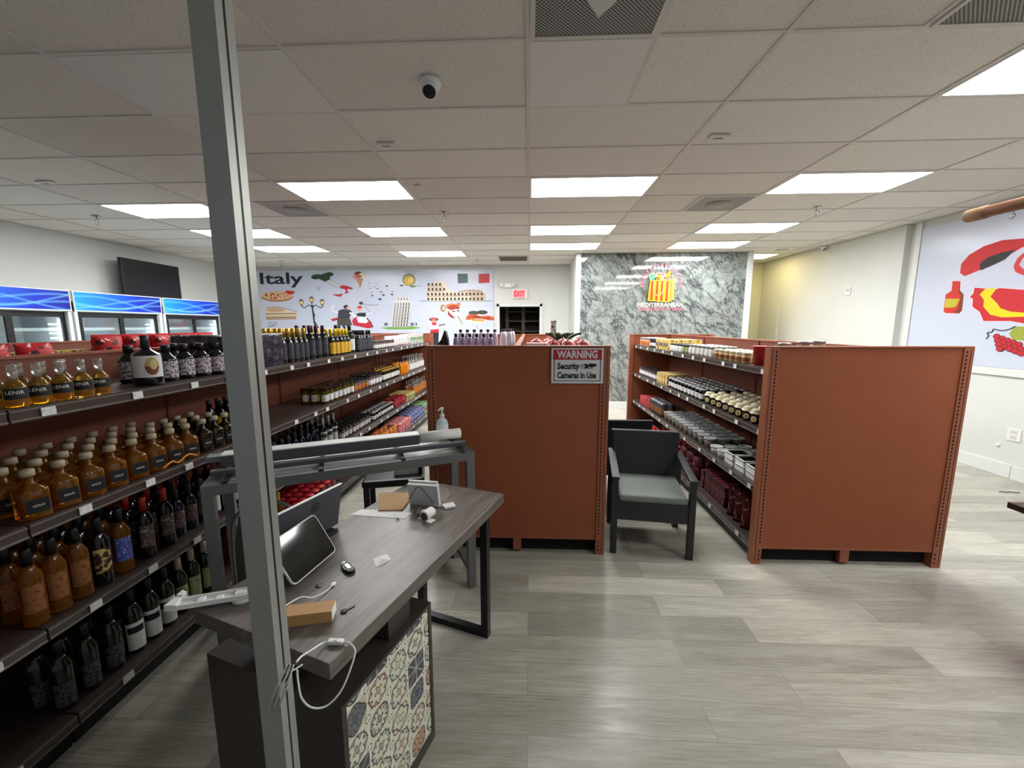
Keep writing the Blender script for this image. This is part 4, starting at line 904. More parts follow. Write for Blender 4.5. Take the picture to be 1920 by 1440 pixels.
# --- third shelf
def oil(body, cap, lab, h=.31, r=.034, l0=.2, l1=.56, nm=None, la=48, band=None): return Kind(bottle(h,r,body,cap,lab,l0,l1,.66,.38,.22,0,None,nm,la=la,band=band))
G3 = 'assorted bottles on the third shelf left end'
specs = [(1.36,AMB,BCAP,LTAN,'amber bottle with tan label at the very left of third shelf'),(1.44,AMB,BCAP,LTAN,'amber bottle with tan label on third shelf, second from left edge'),(1.525,AMB,BCAP,LTAN,'amber bottle with tan label just left of the brown picture label'),
 (1.615,DKG,BCAP,LBA,'dark bottle with framed brown and yellow picture label on the third shelf'),(1.71,AMB,BCAP,LBL,'amber bottle with bright blue label on the third shelf'),(1.83,DKG,REDF,LBN,'black bottle with red wax neck and brown label, nearer one'),(1.945,DKG,REDF,LBN,'black bottle with red wax neck and brown label, farther one')]
for i, (y, b_, c_, l_, d_) in enumerate(specs):
    k = oil(b_,c_,l_,.31,.036,nm=('EVO',.016,.03) if b_ is DKG and c_ is REDF else None)
    put(k,'liqueur_bottle',d_,'bottle',(-1.92,y,LV[2]),T,G3)
    for r in (1,2): put(k,'liqueur_bottle',d_+', %s behind' % ('one' if r == 1 else 'two'),'bottle',(-1.92-r*.10,y+.01*r,LV[2]),T,G3)
k = oil(DKB,BCAP,LBN,.26,.036); run(k,'wine_bottle','bottle','dark navy bottle in the shade of the third shelf','navy bottles third shelf',1,-1.95,LV[2],2.04,3,.085,3,.10,turn=T)
k = oil(DKG,PURP,LPW,.29,.032,.1,.62); run(k,'wine_bottle','bottle','slim dark bottle with long white label, third shelf','slim white label bottles third shelf',1,-1.93,LV[2],2.29,3,.085,3,.09,turn=T)
k = oil(DKB,BCAP,None,.28,.036); run(k,'wine_bottle','bottle','plain dark bottle in deep shade right of the grey post','plain dark bottles third shelf',1,-1.95,LV[2],2.62,10,.096,2,.12,turn=T)
k = oil(DKG,SILV,LPW,.30,.035,.08,.58,band=LGR,la=60); run(k,'olive_oil_bottle','bottle','black bottle with long white label on the third shelf','white label oil bottles third shelf',1,-1.93,LV[2],3.62,3,.105,3,.11,turn=T)
k = Kind(jar(.11,.036,LBN,BCAP,LWH),True); run(k,'pesto_jar','jar','small dark jar with pale label on third shelf','small jars third shelf',1,-1.92,LV[2],3.96,9,.085,3,.09,turn=T)
k = Kind(jar(.11,.04,DKAM,SILV,LWH),True); run(k,'jam_jar','jar','silver lidded jar with pale label on third shelf','silver lidded jars third shelf',1,-1.92,LV[2],4.78,8,.095,2,.10,turn=T)
k = Kind(jar(.12,.04,LRD,REDF,None),True); run(k,'tomato_jar','jar','red jar on the third shelf toward the far end','red jars third shelf',1,-1.92,LV[2],5.58,5,.10,2,.10,turn=T)
k = Kind(carton(.10,.14,.10,GBX,GPK),True); run(k,'pasta_carton','carton','cream and green carton on third shelf','cream cartons third shelf',1,-1.94,LV[2],6.10,4,.115,2,.15,turn=0)
k = Kind(bottle(.24,.036,PALEG,SILV,LOR,.1,.6),True); run(k,'dressing_bottle','bottle','clear bottle with orange label at far end of third shelf','clear bottles third shelf',1,-1.93,LV[2],6.60,7,.115,2,.11,turn=T)
# --- base shelf
k = oil(DKGR,BCAP,LGR,.29,.036,.08,.42); run(k,'wine_bottle','bottle','dim dark bottle with grey label on the base shelf','dim bottles on the base shelf',1,-1.86,DECK,1.36,3,.095,2,.10,turn=T)
k = oil(DKGR,BCAP,LPW,.305,.037,.06,.5,band=LPB,la=58); run(k,'wine_bottle','bottle','dark bottle with large white label on the base shelf','white label wine bottles on the base shelf',1,-1.86,DECK,1.655,3,.088,2,.10,turn=T)
k = oil(DKGR,CORK,LGN,.30,.034,.1,.5); run(k,'wine_bottle','bottle','dark bottle with pale green label and tan neck on base shelf','green label wine bottles on the base shelf',1,-1.87,DECK,1.925,3,.085,2,.10,turn=T)
k = oil(AMB,GOLDF,None,.30,.036); run(k,'olive_oil_bottle','bottle','amber oil bottle on base shelf behind the bench leg','amber bottles on the base shelf',1,-1.86,DECK,2.42,5,.09,2,.10,turn=T)
k = Kind(jar(.115,.043,LBN,mat('red_lid',(176,30,40),.35),LRD,.2)); run(k,'sauce_jar','jar','red lidded jar on the base shelf beyond the register','red lidded jars on the base shelf',1,-1.85,DECK,2.98,7,.095,4,.095,turn=T)
k = Kind(pouch(.15,.06,.15,OPK),True); run(k,'snack_bag','packet','orange and red snack packet on the base shelf','orange packets on the base shelf',1,-1.86,DECK,4.3,8,.155,3,.13)
k = Kind(carton(.12,.12,.14,PPK),True); run(k,'biscuit_carton','carton','pink biscuit carton on the base shelf','pink cartons on the base shelf',1,-1.87,DECK,5.55,4,.135,2,.135)
k = Kind(carton(.14,.14,.14,BPK),True); run(k,'sugar_carton','carton','blue and white carton on the base shelf','blue cartons on the base shelf',1,-1.88,DECK,6.14,5,.152,2,.152)
k = Kind(carton(.14,.14,.15,GPK,RPK),True); run(k,'flour_carton','carton','green carton with red band at the far end of base shelf','green cartons on the base shelf',1,-1.88,DECK,6.92,3,.15,2,.15)
# --- right run, left face (faces -x)
XF = XR-.565+.06
T2 = .7
k = Kind([('cup', MB().lathe([(.038,0),(.05,.135),(.052,.14)], mat('red_cup',(176,40,36),.4), 20)),('rim', MB().lathe([(.053,.136),(.054,.142),(.048,.142)], mat('red_rim',(200,70,60),.4), 20))])
put(k,'tall_cup','tall red cup at the near end of the right shelving top shelf','cup',(XF+.02,3.09,LV[0]),0,None)
k = Kind(jar(.17,.045,PALEG,SILV,LWH,.12)); 
for i, (x, y, d) in enumerate([(XF+.135,3.0,'tall clear jar behind the red cup on the top shelf')]): put(k,'storage_jar',d,'jar',(x,y,LV[0]),T2,'tall clear jars by the red cup')
k = Kind(jar(.085,.035,mat('cream_spread',(196,168,124),.3),CREAM,LTAN,.24)); run(k,'pate_jar','jar','small beige jar with pale lid on right top shelf','small beige jars',-1,XF,LV[0],3.235,6,.095,3,.09,turn=T2)
k = Kind(jar(.10,.036,mat('pale_mayo',(206,204,196),.3),SILV,LWH,.24)); run(k,'spread_jar','jar','white jar with silver lid on right top shelf','white jars on the right top shelf',-1,XF,LV[0],3.81,6,.097,3,.09,turn=T2)
k = Kind(jar(.085,.034,mat('green_pesto',(120,140,70),.3),BCAP,LGN,.2),True); run(k,'pesto_jar','jar','green pesto jar on the right top shelf','green pesto jars',-1,XF,LV[0],4.38,2,.09,3,.09,turn=T2)
k = Kind(jar(.085,.036,mat('milky',(214,214,214),.3),BCAP,LWH,.2),True); run(k,'spread_jar','jar','white jar with black lid on the right top shelf','black lidded white jars',-1,XF,LV[0],4.58,4,.095,3,.09,turn=T2)
k = Kind(carton(.09,.09,.12,YPK,LBN),True); run(k,'tea_carton','carton','yellow carton on the right top shelf','yellow cartons right top shelf',-1,XF+.01,LV[0],4.97,5,.10,4,.10)
k = Kind(jar(.11,.034,DKAM,BCAP,LWH,.2),True); run(k,'honey_jar','jar','dark jar with square white label near far end, right top shelf','dark jars right top shelf',-1,XF,LV[0],5.48,3,.095,3,.09,turn=T2)
k = Kind(jar(.12,.034,mat('salmon_spread',(206,150,130),.3),SILV,LOR,.2),True); run(k,'spread_jar','jar','salmon coloured jar near far end, right top shelf','salmon jars right top shelf',-1,XF,LV[0],5.78,5,.095,3,.09,turn=T2)
k = Kind(clothjar(.105,.040,DKAM,mat('cream_cloth',(216,208,176),.7),LYE)); run(k,'honey_jar','jar','cloth topped honey jar with hexagonal label, right second shelf','cloth topped honey jars',-1,XF,LV[1],3.03,8,.113,4,.114,turn=T2,jit=.002)
k = Kind(jar(.115,.04,DKG,SILV,LWH,.14,lidr=1.05)); run(k,'jam_jar','jar','black jar with silver lid and white label, right second shelf','silver lidded black jars',-1,XF,LV[1],3.96,10,.098,5,.095,turn=T2)
k = Kind(carton(.09,.09,.13,GBX),True); run(k,'biscuit_carton','carton','gold carton on the right second shelf','gold cartons right second shelf',-1,XF+.02,LV[1],4.99,4,.10,3,.10)
k = Kind(jar(.12,.034,LBN,BCAP,LWH),True); run(k,'spice_jar','jar','small dim jar near far end, right second shelf','dim jars right second shelf',-1,XF,LV[1],5.45,8,.10,2,.10,turn=T2)
k = Kind(tray(.135,.15,.05,DKG,WHITE)); 
for i, (dx, y, z) in enumerate([(0,3.02,0),(0,3.19,0),(.17,3.03,0),(.17,3.20,0),(0,3.36,0),(0,3.025,.048),(.17,3.03,.048),(.005,3.20,.048),(0,3.365,.048)]): put(k,'food_tray','shallow white rimmed black tray on the right third shelf, %s of nine' % ORD[i],'tray',(XF+.06+dx,y,LV[2]+z),rj.uniform(-.03,.03),'shallow trays')
k = Kind(tub(.065,.052,WHITE,mat('white_lid',(206,208,206),.35))); run(k,'cheese_tub','tub','short white tub beside the trays','short white tubs',-1,XF+.02,LV[2],3.52,2,.125,3,.125)
k = Kind(tub(.10,.055,mat('clear_tub',(120,112,100),.25),mat('grey_lid',(160,162,162),.3))); run(k,'olive_tub','tub','round tub with grey lid, right third shelf','round grey lidded tubs',-1,XF+.02,LV[2],3.80,10,.128,3,.13)
k = Kind(jar(.17,.042,LGR,SILV,LTAN,.06),True); run(k,'coffee_can','can','tall can with pale label past the round tubs','tall cans right third shelf',-1,XF,LV[2],5.12,5,.10,2,.10,turn=T2)
k = Kind(carton(.10,.10,.12,LRD),True); run(k,'tea_carton','carton','red carton on the right third shelf, far end','red cartons right third shelf',-1,XF+.02,LV[2],5.66,4,.12,2,.12)
k = Kind(pouch(.14,.06,.24,MPK)); run(k,'coffee_bag','bag','maroon bag standing on the right base shelf by the post','maroon bags near post',-1,XF-.02,DECK,2.96,3,.11,3,.15,turn=1.5)
k = Kind(carton(.06,.17,.17,MPK)); run(k,'wafer_packet','packet','maroon flat packet filed upright on the right base shelf','maroon packets filed upright',-1,XF+.03,DECK,3.33,7,.068,2,.19)
k = Kind(pouch(.12,.07,.22,MPK)); run(k,'coffee_bag','bag','maroon bag behind the wicker chair arm','maroon bags behind the chair',-1,XF-.01,DECK,3.95,3,.17,2,.13,turn=.8)
k = Kind(pouch(.13,.06,.18,RPK)); run(k,'snack_bag','packet','red packet on the right base shelf above the chair back','red packets behind the chair',-1,XF-.01,DECK,4.5,7,.145,2,.13)
# top shelf right side of that unit barely visible tall jars behind the end panel
k = Kind(jar(.185,.05,PALEG,SILV,LOR,.1)); 
for i, (x, y) in enumerate([(1.90,2.89),(2.06,3.0)]): put(k,'storage_jar','clear jar top peeking over the right end panel, %s one' % ['left','right'][i],'jar',(x,y,LV[0]),0,'jars peeking over the right end panel')
# --- middle unit, seen above the end panel
k = Kind(bottle(.235,.021,LAV,BCAP,m_print('lavender_label',(220,206,226),(140,110,160),80,.6),.1,.6,.76,.5,.13,0,.012))
for i in range(6): put(k,'lavender_bottle','small lavender bottle over the middle end panel, front row, %s from left' % ORD[i],'bottle',(-.565+i*.054,3.12,LV[0]),-pi/2,'small lavender bottles')
k = Kind(bottle(.262,.026,mat('milky_bottle',(216,206,218),.15,coat=.3),PURP,None,.1,.6,.78,.5,.11,0,.014))
for i in range(8): put(k,'lotion_bottle','taller pale bottle with dark cap behind the lavender row, %s from left' % ORD[i],'bottle',(-.60+i*.060,3.55+(.17 if i > 5 else 0),LV[0]),-pi/2,'taller pale bottles')
k = Kind(bottle(.262,.026,mat('milky_bottle',(216,206,218),.15,coat=.3),BCAP,LWH,.1,.6,.78,.5,.11,0,.014))
for i, (x, y) in enumerate([(-.235,3.90),(-.20,4.3),(-.165,4.05)]): put(k,'lotion_bottle','pale bottle with black cap beside the middle spine, %s one' % ORD[i],'bottle',(x,y,LV[0]),-pi/2,'black capped pale bottles')
t = thing('black_pouch','black curved pouch tip rising above the left of the middle end panel','pouch',(-.645,3.0,LV[0]+.003)); 
obj('pouch_body', MB().prism([(-.08,0),(.06,0),(.045,.20),(.03,.255),(.022,.262),(.012,.23),(-.005,.19),(-.05,.14),(-.08,.12)], -.03,.03, BLACK), t, bevel=.008)
k = Kind(pouch(.15,.10,.19,m_print('panettone_print',(226,214,206),(196,30,40),22,.5,(120,60,50)),mat('red_bow',(206,30,40),.4)))
for i, (x, y) in enumerate([(.06,3.40),(.18,3.24),(.30,3.2),(.415,3.16),(.17,3.56),(.29,3.5),(.41,3.44)]): put(k,'panettone_bag','red and white gift wrapped cake over the warning sign, %s of seven' % ORD[i],'bag',(x,y,LV[0]),rj.uniform(-.2,.2),'gift wrapped cakes')
k = Kind(carton(.16,.12,.165,m_print('pink_white_carton',(230,206,208),(180,40,60),60,.58)),)
put(k,'cake_carton','flat pink and white carton left of the gift wrapped cakes','carton',(.06,3.08,LV[0]),pi/2,None)
k = Kind(carton(.05,.05,.34,m_print('tall_carton_print',(236,226,224),(170,40,50),50,.6,(120,80,60))))
put(k,'tall_carton','tall narrow white and red carton standing above the gift wrapped cakes','carton',(.235,4.0,LV[0]),0,None)
t = thing('artificial_plant','small green leafy decoration among the gift wrapped cakes','plant',(.30,3.8,LV[0]+.001))
obj('pot', MB().lathe([(.04,0),(.05,.10)], mat('red_pot',(150,40,40),.5), 16), t)
GL = mat('leaf_green',(60,92,52),.5)
for i in range(11):
    a_ = i*2.4; L_ = .12+.05*(i % 3); m = MB(); m.grid(lambda u, v, a_=a_, L_=L_: (cos(a_)*L_*v*.9-sin(a_)*(u-.5)*.06*sin(pi*min(1,v*.95+.05)), sin(a_)*L_*v*.9+cos(a_)*(u-.5)*.06*sin(pi*min(1,v*.95+.05)), .10+.22*v*(1-.45*v)+(.01*cos(6*u))), 3, 6, GL); obj('leaf', m, t)
# ------------------------------------------------------------------ foreground post
t = thing('metal_post', 'tall square grey metal post crossing the whole picture left of centre', 'post', (-.597,.825,0))
obj('shaft', MB().box((-.025,-.025,.006),(.0245,.025,CZ-.002),POST).box((.0245,-.025,.006),(.0255,-.004,CZ-.002),POST).box((.0245,.003,.006),(.0255,.025,CZ-.002),POST).box((.0243,-.004,.006),(.0247,.003,CZ-.002),BLACKM), t)
obj('base_plate', B((-.06,-.06,0),(.06,.06,.006),POST), t)
t = thing('cable_tie_bundle', 'bundle of clear plastic ties wrapped on the grey post near the desk corner', 'cable tie', (-.565,.7985,.852))
for k in range(5):
    dx = k*.006; obj('tie', MB().tube([(-.03+dx,-.004,-.06-.012*(k%2)),(-.004+dx,-.006,0),(.022+dx*.6,-.004,.05)], .0018, GLASS if k%2 else PALE, 5), t)
obj('loop', MB().tube(smoothpath([(.005,-.006,.03),(.022,.012,.02),(.022,.05,.0)]), .0018, PALE, 5), t)
# ------------------------------------------------------------------ desk
DZ = .79
t = thing('desk', 'grey brown wooden desk with black metal frame leg in the foreground', 'desk', (-.515,.917,0), -.3395)
obj('desktop', B((-.555,0,DZ-.048),(0,1.16,DZ),DESK), t, bevel=.002)
lg = MB(); lg.box((-.10,1.07,0),(-.06,1.11,DZ-.048),BLACKM).box((-.50,1.07,0),(-.46,1.11,DZ-.048),BLACKM).box((-.46,1.07,0),(-.10,1.11,.035),BLACKM).box((-.46,1.07,DZ-.085),(-.10,1.11,DZ-.048),BLACKM)
obj('leg', lg, t, bevel=.002)
for a, b in (((-.42,.12),(-.30,.30)),((-.18,.30),(-.06,.42))): obj('riser_block', B((a[0],a[1],.601),(b[0],b[1],DZ-.048),CAB), t)
t = thing('tiled_cabinet', 'dark cabinet under the desk with patterned tile side panel', 'cabinet', (-.527,.975,0), -.312)
obj('body', MB().box((-.55,0,0),(-.004,.47,.60),CAB).box((-.004,0,0),(.006,.018,.60),CAB).box((-.004,.452,0),(.006,.47,.60),CAB).box((-.004,.018,0),(.006,.452,.045),CAB).box((-.004,.018,.588),(.006,.452,.60),CAB), t)
obj('tile_panel', B((-.004,.018,.045),(.002,.452,.588),TILES), t)
def ond(name, label, cat, x, y, rz=0, z=DZ): return thing(name, label, cat, (x,y,z+.0005), rz)
# register terminal
t = ond('register_terminal', 'white framed tablet register with black glass screen tilted on the desk', 'register', -.765, 1.315, -.17)
def rrect(w, h, r, n=5):
    P = []
    for cx, cy, a0 in ((w/2-r,h/2-r,0),(-w/2+r,h/2-r,pi/2),(-w/2+r,-h/2+r,pi),(w/2-r,-h/2+r,3*pi/2)):
        for k in range(n+1): a = a0+pi/2*k/n; P.append((cx+r*cos(a), cy+r*sin(a)))
    return P
X_ = Matrix.Translation((-.035,0,.085)) @ Matrix.Rotation(radians(-32), 4, 'Y')
m = MB(); m.X = X_; m.prism(rrect(.225,.165,.018), -.008, 0, WHITE, 'yz'); obj('frame', m, t)
m = MB(); m.X = X_; m.prism(rrect(.218,.158,.016), 0, .0015, mat('register_glass',(10,11,14),.06,spec=.6), 'yz'); obj('screen', m, t)
m = MB().prism([(-.085,0),(-.015,0),(-.078,.11),(-.085,.11)], -.06, .06, BLACK); obj('stand', m, t, bevel=.004)
m = MB(); m.X = X_; text_on(m, 'Tap or insert', .008, lambda u, v: (.002,u,-.062+v), GREYS); obj('screen_text', m, t) if 0 else None
t = ond('customer_display', 'large dark grey display back with square emblem standing behind the register', 'display', -.86, 1.50, -.31)
X_ = Matrix.Translation((.0,-.03,.105)) @ Matrix.Rotation(radians(11), 4, 'Y')
m = MB(); m.X = X_; m.box((-.008,-.19,-.095),(0,.17,.095),GREYS); m.box((-.009,-.191,.095),(.001,.171,.098),PALE); obj('panel', m, t)
m = MB(); m.X = X_
def ring(w, h, r, th, d):
    o_ = rrect(w,h,r); i_ = rrect(w-2*th,h-2*th,max(r-th,.002)); n = len(o_); m.add([(d,a,b) for a, b in o_]+[(d,a,b) for a, b in i_], [(k,(k+1) % n,n+(k+1) % n,n+k) for k in range(n)], BLACK)
m.X = X_ @ Matrix.Translation((0,.03,.048)); ring(.036,.036,.009,.005,.0006); m.prism(rrect(.011,.011,.002), .0003,.0007, BLACK, 'yz'); obj('emblem', m, t)
obj('foot', B((-.08,-.10,0),(.02,.10,.014),BLACK), t, bevel=.003)
t = ond('car_key_fob', 'black and silver car key fob on the desk right of the register', 'key fob', -.648, 1.325, -.75)
obj('shell', MB().prism(rrect(.07,.03,.012), 0,.012, BLACK, 'xy'), t, bevel=.002); obj('trim', MB().tube([(.034*cos(a)*1.0,.0155*sin(a),.010) for a in [2*pi*k/16 for k in range(17)]], .0018, SILV, 6), t)
obj('button_strip', B((-.02,-.006,.012),(.014,.006,.0135),SILV), t); obj('key_blade', B((-.05,-.006,.003),(-.034,.006,.009),STEEL), t)
def paper(nm, lab, pts, z=.0008, m=PAPER, cat='paper', curl=None, th=.0006):
    o = MB(); cx = sum(p[0] for p in pts)/len(pts); cy = sum(p[1] for p in pts)/len(pts)
    P = [(x-cx, y-cy) for x, y in pts]; o.prism(P, 0, th, m, 'xy')
    if curl: o.add(curl[0], curl[1], m)
    return tag(obj(nm, o, loc=(cx,cy,DZ+z)), lab, cat)
paper('paper_scrap','small folded white paper scrap in the middle of the desk',[(-.585,1.395),(-.556,1.345),(-.515,1.395),(-.545,1.43)], curl=([(.0,-.045,.0),(.035,-.002,.001),(.008,-.018,.013)],[(0,1,2)]))
RCP = m_print('receipt_print',(230,230,226),(120,120,124),170,.62)
paper('receipt','long printed receipt lying on the desk beside the brown envelope',[(-.83,1.745),(-.56,1.715),(-.545,1.775),(-.66,1.80),(-.80,1.80)],m=RCP,cat='receipt')
paper('kraft_envelope','brown kraft envelope leaning on the white card box',[(-.775,1.965),(-.71,1.785),(-.60,1.795),(-.595,1.90),(-.62,1.99),(-.70,1.99)],z=.002,m=mat('kraft_paper',(178,142,96),.75),cat='envelope',th=.006)
t = ond('reader_box', 'upright white card box wrapped with a thin grey strap on the desk', 'box', -.505, 1.865, -.12)
m = MB(); m.X = Matrix.Rotation(radians(12), 4, 'X'); m.box((-.075,-.012,.004),(.075,.012,.119),mat('white_card',(206,207,208),.5)).box((-.078,.012,.01),(.068,.022,.125),PAPER); obj('card_box', m, t)
m = MB(); m.X = Matrix.Rotation(radians(12), 4, 'X'); m.tube([(-.08,-.016,.03),(-.03,-.016,.105),(-.015,-.016,.112),(.0,-.016,.10),(.045,-.016,.03)],.0018,mat('strap_grey',(96,96,94),.6),6); obj('strap', m, t)
t = ond('twine_loop', 'loop of brown paper twine beside the white card box', 'twine', -.455, 1.93)
obj('twine', MB().tube(smoothpath([(-.08,.0,.006),(-.03,.035,.03),(.03,.03,.04),(.05,-.01,.025),(.02,-.04,.006),(-.04,-.04,.005)]), .003, mat('twine',(170,150,118),.8), 6), t)
t = ond('webcam', 'small white round camera with brown lens lying at the foot of the white box', 'webcam', -.455, 1.725, -.5)
m = MB(); m.X = Matrix.Translation((0,0,.024)) @ Matrix.Rotation(pi/2, 4, 'X') @ Matrix.Rotation(.15, 4, 'Y'); m.lathe([(.019,-.03),(.022,-.026),(.022,.03),(.02,.034)], WHITE, 22); obj('barrel', m, t)
m = MB(); m.X = Matrix.Translation((0,0,.024)) @ Matrix.Rotation(pi/2, 4, 'X') @ Matrix.Rotation(.15, 4, 'Y'); m.lathe([(.018,.034),(.018,.036),(.008,.037),(.001,.036)], mat('lens_brown',(96,80,64),.3), 20); obj('lens', m, t)
obj('mount', B((-.045,-.01,.0),(-.015,.02,.03),WHITE), t, bevel=.006); obj('cable', MB().tube(smoothpath([(-.04,0,.01),(-.07,.0,.006),(-.09,.025,.008),(-.10,.05,.006)]), .003, mat('twine2',(160,140,108),.8), 6), t)
obj('card_slip', B((-.045,-.030,0),(.04,.005,.0008),PAPER), t)
t = ond('plug_adapter', 'flat white printed adapter with short cable right of the white box', 'adapter', -.385, 1.845, .5)
obj('shell', B((-.028,-.022,0),(.028,.022,.012),WHITE), t, bevel=.003); obj('print', B((-.02,-.014,.012),(.02,.014,.0125),m_print('adapter_print',(220,220,220),(110,110,110),260,.58)), t); obj('cable', MB().tube(smoothpath([(-.03,.01,.006),(-.06,.03,.005),(-.07,.06,.01)]), .0025, WHITE, 6), t)
tag(obj('plastic_bead', MB().lathe([(.001,0),(.008,.002),(.008,.007),(.001,.010)], GLASS, 12), loc=(-.593,1.705,DZ+.0005)), 'tiny clear plastic bead on the desk below the receipt', 'bead')
tag(obj('metal_washer', MB().lathe([(.004,0),(.011,0),(.011,.002),(.004,.002)], mat('bronze',(96,86,74),.4,metal=.8), 18), loc=(-.706,1.229,DZ+.0005)), 'dark metal washer on the desk in front of the register', 'washer')
t = ond('cardboard_block', 'tan cardboard block lying on the desk against the grey post', 'block', -.66, 1.075, .22)
obj('block_body', B((-.10,-.026,0),(.075,.026,.035),mat('tan_cardboard',(188,146,96),.6,vary=.05)), t); obj('end_label', B((.075,-.024,.002),(.0765,.024,.033),PAPER), t)
t = ond('charging_cable', 'white charging cable with plug draped over the tan block', 'cable', -.66, 1.20)
obj('cable', MB().tube(smoothpath([(.0,.03,.004),(-.005,.0,.004),(-.025,-.045,.012),(-.05,-.07,.03),(-.07,-.13,.040),(-.09,-.17,.040),(-.10,-.20,.03)]), .0022, WHITE, 7), t); obj('plug', B((-.005,.028,0),(.007,.046,.006),WHITE), t)
t = ond('small_keys', 'small dark keys with twig-like shank at the end of the tan block', 'keys', -.565, 1.11, .9)
obj('key_head', MB().lathe([(.004,0),(.010,0),(.010,.003),(.004,.003)], BLACKM, 16), t); obj('key_shank', B((.008,-.002,0),(.035,.002,.002),BLACKM), t)
t = ond('inline_switch', 'white inline cord switch on the near desk corner', 'switch', -.53, .985, 0)
obj('shell', B((-.022,-.008,0),(.022,.008,.012),WHITE), t, bevel=.003); obj('rocker', B((-.005,-.004,.012),(.005,.004,.0135),mat('rocker',(214,214,212),.4)), t)
obj('cord', MB().tube(smoothpath([(-.022,0,.006),(-.034,-.012,.009),(-.042,-.05,.022),(-.040,-.095,.045),(-.038,-.12,.052)]), .0025, WHITE, 7), t)
obj('cord', MB().tube(smoothpath([(.022,0,.006),(.040,-.004,.006),(.062,-.02,-.002),(.060,-.045,-.03),(.042,-.07,-.075),(.012,-.09,-.10),(-.018,-.105,-.09),(-.034,-.118,-.05),(-.038,-.12,.0),(-.038,-.12,.03)]), .0025, WHITE, 7), t)
t = ond('mount_rail', 'white plastic mounting rail sticking out over the left desk end', 'rail', -1.03, 1.115, .33)
m = MB().box((-.05,-.022,.012),(.17,.022,.018),WHITE).box((-.05,-.022,.018),(.17,-.018,.028),WHITE).box((-.05,.018,.018),(.17,.022,.028),WHITE).box((-.0,-.012,.018),(.02,.012,.026),WHITE).box((.05,-.014,.018),(.07,.006,.026),WHITE).box((.10,-.005,.018),(.13,.015,.026),WHITE)
m.prism([(-.085,-.012),(-.05,-.022),(-.05,.022),(-.07,.03)], .010,.03, WHITE, 'xy'); m.prism([(-.07,.03),(-.05,.022),(-.045,.04),(-.062,.055)], .012,.034, WHITE, 'xy')
obj('rail_body', m, t, bevel=.0015); obj('support_puck', MB().lathe([(.03,0),(.03,.010),(.02,.012)], PALE, 16, (.12,0)), t)
# ------------------------------------------------------------------ grey bench frame
BZ = .90
t = thing('metal_bench_frame', 'grey metal bench frame with legs standing behind the desk', 'bench', (-1.565,1.775,0), .452)
LB, DB = 1.373, .42
for nm, a, b in (('front_rail',(0,0),(LB,.05)),('back_rail',(0,DB-.05),(LB,DB)),('side_rail',(0,.05),(.05,DB-.05)),('side_rail',(LB-.05,.05),(LB,DB-.05))):
    obj(nm, B((a[0],a[1],BZ-.052),(b[0],b[1],BZ),GREYD), t, bevel=.002)
for x in (0, LB-.05):
    for y in (0, DB-.05): obj('leg', B((x,y,0),(x+.05,y+.05,BZ-.052),GREYD), t, bevel=.002)
for x in (0.005, LB-.045): obj('lower_rail', B((x,.05,.10),(x+.04,DB-.05,.14),GREYD), t)
obj('lower_rail', B((.05,DB-.045,.10),(LB-.05,DB-.005,.14),GREYD), t)
obj('deck_board', B((.05,.05,BZ-.03),(LB-.05,DB-.05,BZ-.012),PALE), t)
def bench_pt(u, v, z): c, s_ = cos(.452), sin(.452); return (-1.565+u*c-v*s_, 1.775+u*s_+v*c, z)
t = thing('metal_ladder_frame', 'dark slim metal ladder frame lying on the bench', 'frame', bench_pt(0,0,BZ+.0005), .452)
obj('rail', B((.02,.105,.012),(1.35,.135,.036),GREYS), t); obj('rail_top', B((.02,.105,.036),(1.35,.135,.039),GREY), t)
for u in (.10,.526,.95,1.3): obj('spacer', B((u-.012,.0,.0),(u+.012,.36,.012),BLACKM), t)
obj('rail', B((.02,.30,.012),(1.35,.33,.036),GREYS), t)
t = thing('grey_metal_channel', 'long slate grey metal channel with pale edge on top of the bench', 'channel', bench_pt(0,0,BZ+.040), .452)
obj('channel_body', B((.06,.155,0),(1.07,.235,.058),GREYS), t); obj('pale_edge', B((.06,.150,.058),(1.07,.238,.064),PALE), t)
t = thing('paper_roll', 'white paper roll at the right end of the bench', 'paper roll', bench_pt(1.08,.195,BZ+.040), .452)
m = MB(); m.X = Matrix.Translation((0,0,.033)) @ Matrix.Rotation(pi/2, 4, 'Y'); m.lathe([(.012,.26),(.032,.26),(.032,0),(.012,0)], PAPER, 24); obj('roll', m, t)
t = thing('pump_bottle', 'clear hand sanitizer pump bottle at the right end of the bench', 'bottle', bench_pt(1.25,.30,BZ+.040), 0)
SAN = mat('sanitizer_plastic',(206,222,230),.15,coat=.3)
obj('bottle_body', MB().lathe([(.034,0),(.038,.006),(.038,.085),(.03,.105),(.014,.118),(.014,.125)], SAN, 24), t)
obj('label', labelpatch(.038,.02,.08,m_print('sanitizer_label',(236,238,240),(90,120,180),60,.64),80), t, rot=(0,0,-1.3))
obj('pump', MB().lathe([(.016,.125),(.016,.14),(.007,.146),(.006,.17),(.011,.172),(.012,.185),(.006,.19)], WHITE, 16).tube([(0,0,.18),(-.01,-.02,.181),(-.018,-.038,.174)],.004,WHITE,8), t)
t = thing('stacked_rails', 'short pale and dark metal pieces piled at the left end of the bench', 'metal pieces', bench_pt(.03,.24,BZ+.040), .452)
obj('rail_piece', B((-.06,.02,0),(.24,.09,.03),GREY), t); obj('rail_piece', B((-.03,.10,0),(.26,.16,.02),GREYS), t, label='darker rail piece')
